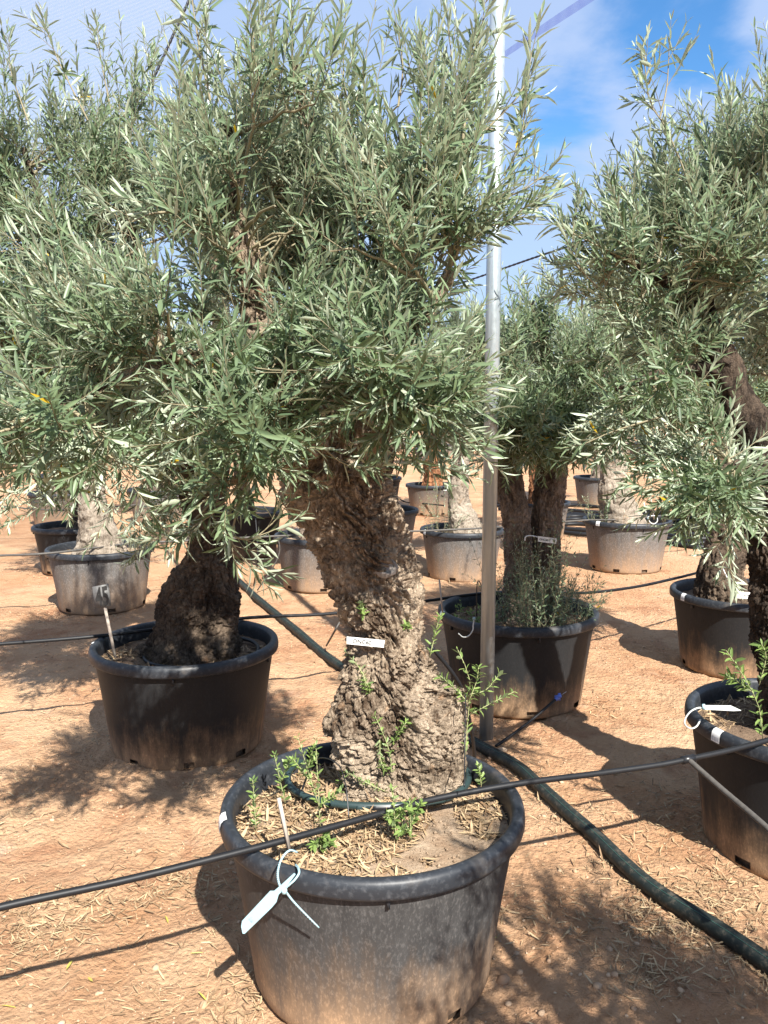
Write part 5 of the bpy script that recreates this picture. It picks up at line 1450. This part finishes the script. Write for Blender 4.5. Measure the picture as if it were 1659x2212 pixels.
for q in sing:
    o = bpy.data.objects.new('stone', RM[int(q) % 8]); COL.objects.link(o); o.parent = ground
    o.location = (XY[q, 0], XY[q, 1], gz_[q] + SZ[q] * .18); s_ = SZ[q]; o.scale = (s_, s_, s_); o.rotation_euler = (rg.uniform(-.3, .3), rg.uniform(-.3, .3), rg.uniform(0, 6.3))
# gravel as one mass
n = 26000
yy = 1.45 + 7 * rg.random(n) ** 1.5; xx = rg.uniform(-.56, .56, n) * yy
g = np.stack([xx, yy], -1)
dn = fbm(np.stack([xx * 1.6, yy * 1.6, 0 * xx], -1), 3, 77)
d = np.min(np.linalg.norm(g[:, None] - pipe_xy[None, ::6], axis=2), axis=1)
g = g[((dn > 0.02) | (d < .16) | (rg.random(n) < .25))]; g = g[clear(g, .003, .03)][:15000]
v0, f0 = RU[3]; v0 = v0; n = len(g)
sz = (0.0012 + 0.0042 * rg.random(n) ** 3) * (1 + 0.25 * (g[:, 1] - 1.5))
an = rg.uniform(0, 6.28, n); ca, sa = np.cos(an), np.sin(an)
oct_v = np.array([[1, 0, 0], [-.2, .9, 0], [-.8, -.1, .1], [.1, -.8, 0], [.1, .05, .62], [0, 0, -.5]])
oct_f = np.array([[0, 1, 4], [1, 2, 4], [2, 3, 4], [3, 0, 4], [1, 0, 5], [2, 1, 5], [3, 2, 5], [0, 3, 5]])
vx = oct_v[None] * sz[:, None, None]
V_ = np.stack([vx[..., 0] * ca[:, None] - vx[..., 1] * sa[:, None], vx[..., 0] * sa[:, None] + vx[..., 1] * ca[:, None], vx[..., 2]], -1)
V_ += np.stack([g[:, 0], g[:, 1], gzv(g) + sz * .15], -1)[:, None]
link('gravel', np_mesh('gravel', V_.reshape(-1, 3), [(oct_f[None] + (np.arange(n) * 6)[:, None, None]).reshape(-1, 3)], M_stone, False, {'tint': np.repeat(rg.random(n), 6)}), None, 'stuff',
     'fine gravel and crumbs of soil strewn over the sand', 'gravel')
# dry olive leaves on the ground
n = 90000
yy = 1.45 + 6.5 * rg.random(n) ** 1.45; xx = rg.uniform(-.56, .56, n) * yy
g = np.stack([xx, yy], -1)
d = np.min(np.linalg.norm(g[:, None] - pipe_xy[None, ::6], axis=2), axis=1)
dens = 0.012 + 0.25 * np.clip(fbm(np.stack([xx * 1.8, yy * 3.0, 0 * xx], -1), 3, 123) * 2.2 - 0.1, 0, 1)
dens += 0.5 * np.exp(-(d / .11) ** 2) * (xx > .55)
for (a, b_, r_, w) in [(330, 1915, .12, .8), (420, 1910, .10, .8), (60, 2010, .16, .9), (170, 1950, .12, .7), (560, 2130, .12, .8), (1450, 1760, .22, .7), (1560, 1900, .12, .6), (1480, 2000, .18, .7), (1400, 1990, .1, .6), (260, 1600, .15, .5),
                    (1180, 1560, .1, .5), (1290, 1530, .16, .5), (30, 1770, .1, .6), (1430, 2120, .08, .6), (1380, 2115, .06, .6), (1320, 1400, .12, .5), (1560, 1960, .12, .8), (480, 1990, .06, .5), (620, 1980, .1, .7)]:
    c_ = PZ(a, b_, 0)[:2]; dens += w * np.exp(-(np.hypot((g[:, 0] - c_[0]), (g[:, 1] - c_[1])) / r_) ** 2)
g = g[rg.random(n) < dens]; g = g[clear(g, -.0, .026)]; rg.shuffle(g); g = g[:19000]
Lf = flat_leaves(g, gzv(g), rg, (0.018, 0.052), 0.28)
Lf[5] = Lf[5] * 0.85
size = Lf[4] / g[:, 1]; px, py, _z = proj(Lf[0]); size = np.where((px > 5) & (px < 1650) & (py < 2205), size, 0)
pick = np.argsort(-size)[:300]
put_leaves(Lf, pick, ground, LTD, 'dry_leaf', np.zeros(3))
mk = np.ones(len(g), bool); mk[pick] = False
link('leaf_litter', leaves_mesh('leaf_litter', [q[mk] for q in Lf], 0, M_dry), None, 'stuff', 'drifts of dry tan olive leaves on the sand', 'leaf litter')
# a few fresh yellow and green fallen leaves
M_yel = simple('yellow_leaf', (0.40, 0.34, 0.07), 0.5); M_yel.use_fake_user = True
LY = leaf_templates(M_yel, 'yellow', 3)
fl = []
for q, (a, b_) in enumerate([(150, 2085), (440, 2150), (20, 2170), (425, 2060), (1060, 2030), (360, 1975), (195, 2110)]):
    p_ = PZ(a, b_, .006)
    fl.append(p_[:2])
Lf = flat_leaves(np.array(fl), gzv(np.array(fl)) + .003, rg, (0.04, 0.06), 0.2)
put_leaves(Lf, range(len(fl)), ground, LY, 'fallen_leaf', np.zeros(3))
